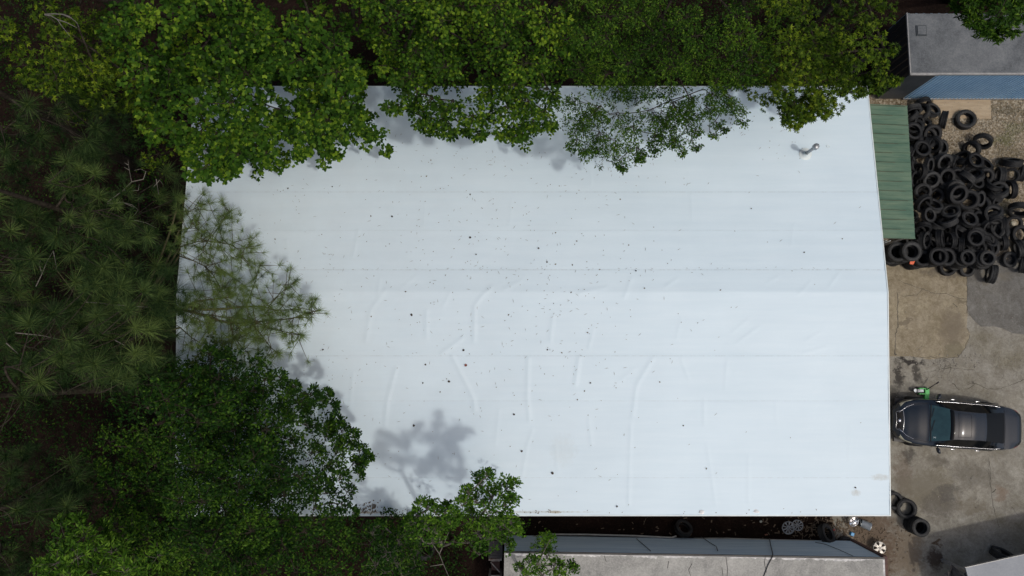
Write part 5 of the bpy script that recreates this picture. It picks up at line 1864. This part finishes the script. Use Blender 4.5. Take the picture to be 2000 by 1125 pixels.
L_ = fill([(700, 1060), (740, 1030), (800, 1050), (830, 1090), (820, 1160), (690, 1160)], 40, 32, 6.0, 7.6) + lobes_px(6.4, 7.4, [(725, 1040, 18), (740, 1025, 9), (780, 1055, 20)], 1.0)
broadleaf('small_tree', 'bushy green small tree at the bottom edge left of the young trees', (-4.2, -6.8), 7.0, L_, SP_I, M_LF_G, bark=M_BARK_G, under=.4, tr=.05)
L_ = lobes_px(3.6, 4.9, [(1065, 1065, 14), (1075, 1055, 9), (1070, 1085, 20), (1050, 1100, 20), (1085, 1100, 22), (1035, 1095, 14), (1110, 1105, 16), (1120, 1112, 9), (1060, 1120, 24), (1095, 1125, 20), (1015, 1108, 10), (1030, 1125, 16)])
broadleaf('shrub', 'small leafy sapling growing up against the nose of the trailer', (.55, -9.9), 4.4, L_, SP_I, M_LF_I, bark=M_BARK_G, under=.3, tr=.04)

# ---------------------------------------------------------------- pines
def tuft(F, p, d, size, n_, bias, wd=.0095):
    d = np.array(d, float)
    d /= np.linalg.norm(d)
    dirs = rng.normal(0, 1, (n_, 3))
    dirs /= np.linalg.norm(dirs, axis=1, keepdims=True)
    dirs = dirs + d[None] * .75
    dirs /= np.linalg.norm(dirs, axis=1, keepdims=True)
    base = np.array(p)[None] + d[None] * rng.uniform(-.45, .06, n_)[:, None] * size * .8
    L = size * rng.uniform(.6, 1.1, n_)
    F.needles(base, dirs, L, np.full(n_, wd), np.clip(bias + rng.normal(0, .17, n_), 0, 1))


def pine(name, label, trunk, top, tufts, bright=.5, dead=(), nn=110, boughs=(), tr=.17, extra_twig=True):
    tb = Vector((trunk[0], trunk[1], 0))
    root = empty(name, tb, label, 'pine tree', 'pines along the left side of the building')
    F = Fol()
    lb = MB()
    tipz = Vector((trunk[0] + random.gauss(0, .2), trunk[1] + random.gauss(0, .2), top))
    # whorls of boughs
    wh = [tb.lerp(tipz, t) for t in np.linspace(.45, .97, 8)]
    hubs = []
    for (x, y, z, r) in tufts:
        c = P(x, y, z)
        s = r / px_m(z) * random.uniform(.58, .95)
        w_ = min(wh, key=lambda q: abs(q.z - (c.z - .25 * (c - q).length)))
        bgn = w_.lerp(c, random.uniform(.45, .7)) + Vector((random.gauss(0, .2), random.gauss(0, .2), -.12))
        hubs.append((w_, bgn))
        limb_mb(lb, bgn, c - Vector((0, 0, .08)), .016, .008)
        d = (c - bgn).normalized() * 1.1 + Vector((random.gauss(0, .3), random.gauss(0, .3), .6))
        tuft(F, c, d, s, int(nn * 1.7), bright + .16 + random.gauss(0, .11))  # upper tufts tinted lighter, the light on top put into the colour
        bud = 9
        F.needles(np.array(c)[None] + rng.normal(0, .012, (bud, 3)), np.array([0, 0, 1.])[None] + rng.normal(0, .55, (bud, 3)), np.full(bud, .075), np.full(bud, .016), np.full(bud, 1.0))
        for k in range(4):
            if random.random() < .8:
                q = c + Vector((random.gauss(0, .30), random.gauss(0, .30), -.15 - abs(random.gauss(0, .6))))
                tuft(F, q, d + Vector((random.gauss(0, .5), random.gauss(0, .5), 0)), s * random.uniform(.7, 1.0), int(nn * .75), bright - .14 + random.gauss(0, .08))  # tufts beneath tinted darker, their shade put into the colour
    for w_, b in hubs:
        pass
    grow(lb, wh[3], [b for w_, b in hubs], .045)
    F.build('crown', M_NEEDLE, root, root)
    tk = MB()
    tk.tube([tb.lerp(tipz, i / 9) for i in range(10)], [tr * (1.25 - 1.1 * i / 9) for i in range(10)], 10)
    part('trunk', tk, M_BARK, root, root, True)
    part('limbs', lb, M_BARK, root, root, True)
    for pts, z in dead:
        for ln in pts:
            mb = MB()
            q = [P(x, y, z + random.uniform(-.05, .05)) for x, y in ln]
            mb.tube(q, [.015 - .011 * i / max(1, len(q) - 1) for i in range(len(q))], 5)
            part('dead_branch', mb, M_DEAD, root, root)
    return root, F


def tf(poly, step, z0, z1, r, holes=()):
    return [(x, y, z, rr) for x, y, z, rr in fill(poly, step, r, z0, z1, holes) if math.sin(x * .041 + 1.3 * math.sin(y * .023)) + math.sin(y * .047 + 1.1 * math.sin(x * .031 + 2)) > -.75]


pine('pine_tree', 'dark pine in the upper left woods beneath the star-leaved tree', (-14.6, 7.6), 11.2, tf([(-60, 170), (170, 180), (225, 220), (215, 290), (120, 340), (-60, 360)], 46, 7.2, 9.6, 40) + [(190, 250, 8.6, 42), (170, 275, 8.6, 40)], .30)
pine('pine_tree', 'pine in the middle of the left woods with bare twigs showing beside the roof', (-13.2, 4.6), 10.8,
     tf([(110, 300), (200, 290), (220, 380), (260, 430), (340, 480), (330, 520), (120, 540), (100, 420)], 40, 6.6, 9.2, 38, [(245, 350, 22)]) + [(325, 335, 5.0, 38), (345, 385, 5.0, 34), (310, 385, 4.6, 34), (345, 420, 4.4, 32), (310, 425, 4.8, 32), (185, 335, 8.6, 40), (175, 440, 8.8, 42), (210, 445, 8.8, 40), (245, 470, 8.6, 42), (140, 495, 8.8, 40), (305, 520, 7.6, 42), (250, 370, 7.0, 26), (325, 480, 5.2, 30)], .52,
     dead=[([[(210, 395), (240, 372), (257, 355), (252, 330), (250, 312)], [(257, 355), (280, 350), (285, 335), (275, 330), (262, 333)], [(240, 372), (270, 372), (272, 360)], [(252, 332), (242, 326)], [(250, 322), (243, 318)]], 6.6),
           ([[(210, 398), (240, 395), (258, 400), (270, 410), (262, 420)], [(240, 395), (262, 405), (256, 412)]], 6.4), ([[(262, 430), (285, 435), (305, 445)], [(300, 365), (312, 352), (318, 360)], [(305, 350), (310, 380)]], 5.2)])
pine('pine_tree', 'pine at the left border of the woods half way down', (-16.6, 2.0), 10.6, tf([(-60, 350), (80, 370), (90, 500), (110, 600), (60, 700), (-60, 700)], 44, 7.0, 9.4, 42), .46,
     dead=[([[(70, 560), (82, 535), (92, 510), (104, 490)], [(82, 535), (76, 515), (84, 500)], [(104, 490), (108, 510), (112, 530)]], 6.8)])
pine('pine_tree', 'full green pine low in the left woods with long needle stars by the roof', (-13.4, -.8), 11.0,
     tf([(130, 530), (330, 520), (325, 600), (310, 690), (270, 760), (210, 775), (120, 720), (90, 620)], 42, 7.2, 9.8, 42) + [(310, 605, 8.2, 40), (265, 640, 9.2, 44), (290, 645, 9, 40), (265, 690, 9.2, 44), (295, 695, 9, 42), (145, 550, 9.2, 40), (185, 555, 9.2, 44), (105, 610, 9.2, 44), (55, 630, 9.2, 44), (190, 615, 9.2, 44), (190, 650, 9, 40), (60, 705, 9, 46), (110, 700, 9, 46), (220, 735, 9, 46), (160, 715, 9, 42), (75, 745, 9, 46), (245, 560, 9, 40)], .5,
     dead=[([[(165, 590), (200, 592), (230, 598)], [(30, 650), (80, 655), (125, 665)], [(12, 670), (40, 695)], [(225, 665), (245, 675)], [(220, 595), (290, 600)]], 8.2)])
pine('pine_tree', 'shaded pine in the lower left woods above the feathery tree', (-16.2, -4.6), 9.6, tf([(-60, 850), (120, 870), (180, 920), (160, 1000), (60, 1010), (-60, 1030)], 44, 6.0, 7.8, 42) + tf([(-60, 1050), (40, 1050), (40, 1170), (-60, 1170)], 46, 5, 6.4, 40) + tf([(-60, 700), (60, 730), (40, 790), (-60, 780)], 44, 6.6, 8.4, 44), .30)


# the bough over the roof grows from a pine of its own close to the wall
def bough_pine():
    tb = Vector((-12.0, .9, 0))
    root = empty('pine_tree', tb, 'pine reaching a thin see-through bough far over the left end of the roof', 'pine tree', 'pines along the left side of the building')
    F = Fol()
    lb = MB()
    z0 = 6.3
    main = [[(340, 606), (358, 605), (385, 612), (420, 624), (450, 632), (490, 630), (530, 626), (570, 622), (600, 612), (622, 606)],
            [(358, 605), (372, 598), (385, 588), (420, 584), (452, 580)], [(372, 600), (400, 605), (440, 603), (480, 599), (510, 598), (540, 606), (575, 604)],
            [(385, 612), (430, 618), (470, 622), (505, 632), (540, 645), (570, 650), (590, 655)], [(352, 482), (385, 472), (405, 470), (425, 448), (440, 425), (450, 412)], [(400, 470), (430, 474), (452, 478), (470, 490), (490, 478)],
            [(350, 500), (380, 510), (400, 520), (430, 512), (465, 500), (490, 492)], [(400, 520), (415, 535), (430, 560), (445, 572)], [(352, 640), (375, 660), (400, 675), (430, 690)], [(450, 634), (455, 655), (452, 690), (450, 705)], [(455, 655), (470, 675), (485, 690)],
            [(480, 600), (495, 560), (505, 530), (508, 515)], [(525, 598), (545, 575), (560, 562), (575, 552)], [(490, 630), (515, 660), (530, 680), (545, 690)], [(420, 520), (460, 545), (480, 560)], [(450, 625), (480, 650), (500, 665)], [(345, 410), (365, 415), (385, 405), (395, 400)], [(350, 450), (375, 445), (400, 452)]]
    for i, ln in enumerate(main):
        zz = z0 + (.0 if i in (0, 2, 3) else random.uniform(-.25, .35))
        q = [P(x, y, zz + .05 * math.sin(j)) for j, (x, y) in enumerate(ln)]
        n_ = len(q)
        r0 = .045 if i in (0, 1, 2) else .019
        lb.tube(q, [r0 * (1 - .75 * j / (n_ - 1)) for j in range(n_)], 6)
        for j in range(1, n_):
            for k in range(8 if i < 4 else 6):
                a = q[j - 1].lerp(q[j], random.random())
                e_ = a + Vector((random.gauss(0, .32), random.gauss(0, .32), random.uniform(-.05, .28)))
                if (e_.x, e_.y) > (99, 99): continue
                lb.tube([a, a.lerp(e_, .5) + Vector((0, 0, .02)), e_], [.010, .008, .005], 4)
                tuft(F, e_, (e_ - a).normalized() + Vector((0, 0, .4)), random.uniform(.2, .3), 50, random.gauss(.9, .14), .0085)
        tuft(F, q[-1], (q[-1] - q[-2]).normalized() + Vector((0, 0, .4)), .30, 85, .95, .0085)
        if i in (0, 2, 3, 4, 5, 6, 11, 12): tuft(F, q[-2], (q[-1] - q[-2]).normalized() + Vector((0, 0, .5)), .28, 70, .95, .0085)
    for (x, y) in [(420, 540), (440, 555), (460, 545), (450, 565), (430, 530), (470, 560), (560, 600), (580, 590), (600, 600), (590, 620), (610, 590), (380, 440), (375, 425), (455, 430), (440, 450), (470, 470), (475, 510), (545, 640), (520, 700), (400, 650), (380, 680), (420, 665), (360, 420), (560, 665)]:
        c = P(x, y, z0 + random.uniform(-.2, .3))
        for k in range(3):
            tuft(F, c + Vector((random.gauss(0, .12), random.gauss(0, .12), 0)), (random.gauss(0, .6), random.gauss(0, .6), .8), random.uniform(.2, .3), 46, random.gauss(.9, .12), .0085)
    st = P(340, 606, z0)
    limb_mb(lb, tb + Vector((0, 0, 5.4)), st, .085, .056)
    for (x, y) in [(352, 482), (350, 500), (352, 640), (345, 410), (350, 450)]:
        limb_mb(lb, tb + Vector((0, 0, 5.6)), P(x, y, z0), .05, .026)
    for k in range(26):
        c = tb + Vector((random.gauss(-.3, .8), random.gauss(0, 1.0), random.uniform(5.0, 7.2)))
        c.x = min(c.x, -11.3)
        limb_mb(lb, tb + Vector((0, 0, c.z - .4)), c, .03, .012)
        tuft(F, c, (c - tb).normalized() + Vector((0, 0, .6)), .42, 90, .45)
    F.build('crown', M_NEEDLE, root, root)
    tk = MB()
    tk.tube([tb + Vector((0, 0, 7.2 * i / 9)) for i in range(10)], [.14 * (1.25 - 1.05 * i / 9) for i in range(10)], 10)
    part('trunk', tk, M_BARK, root, root, True)
    part('limbs', lb, M_TWIG, root, root, True)


bough_pine()

# bare twigs of a dead tree in the top left
def dead_tree(x, y, z, label, lines):
    b = P(x, y, z)
    root = empty('dead_tree', (b.x, b.y, 0), label, 'dead tree')
    mb = MB()
    mb.tube([(b.x, b.y, 0), (b.x + .1, b.y, z * .5), (b.x, b.y, z)], [.06, .04, .014], 8)
    part('trunk', mb, M_BARK, root, root, True)
    mb = MB()
    for ln in lines:
        q = [P(px, py, z + .12 * i) for i, (px, py) in enumerate(ln)]
        mb.tube(q, [.016 - .011 * i / (len(q) - 1) for i in range(len(q))], 5)
    part('branches', mb, M_DEAD, root, root)


dead_tree(90, 30, 10.9, 'pale bare branches poking out above the star-leaved corner tree', [[(88, 29), (100, 31), (112, 38), (120, 50), (128, 60), (136, 70)], [(88, 28), (105, 27), (122, 28), (140, 36), (150, 44), (154, 53)], [(112, 38), (130, 44), (150, 54)], [(122, 28), (135, 32), (148, 42)]])
dead_tree(800, 1062, 3.4, 'thin pale crooked trunk standing in the dark gap among the young trees', [[(845, 1062), (858, 1082), (866, 1102), (878, 1130)], [(858, 1082), (868, 1060), (876, 1040)], [(866, 1102), (840, 1106)]])

# low plants on the forest floor
def undergrowth(pix, nn_):
    F = Fol()
    for k in range(nn_):
        while True:
            x, y = random.uniform(-200, 2000), random.uniform(-200, 1300)
            if any(inside(x, y, p) for p in pix): break
        c = np.array(P(x, y, random.uniform(.15, .9)))
        m_ = 26
        pos = c[None] + rng.normal(0, .28, (m_, 3)) * np.array([1, 1, .5])
        pos[:, 2] = np.maximum(pos[:, 2], .04)
        n_ = UP[None] + rng.normal(0, .5, (m_, 3))
        n_ /= np.linalg.norm(n_, axis=1, keepdims=True)
        ll = rng.uniform(.06, .13, m_)
        F.leaves(pos, rng.normal(0, 1, (m_, 3)), n_, ll, ll * .5, np.clip(rng.normal(.4, .2, m_), 0, 1), 'oval')
    z3 = type('Z', (), {'location': Vector((0, 0, 0))})()
    o = F.build('undergrowth', M_LF_G, None, z3)
    tag(o, kind='stuff')


undergrowth([[(-200, 100), (320, 100), (335, 300), (300, 1180), (-200, 1180)], [(-200, -200), (1700, -200), (1680, 90), (-200, 90)], [(300, 1060), (900, 1060), (900, 1180), (300, 1180)]], 2200)
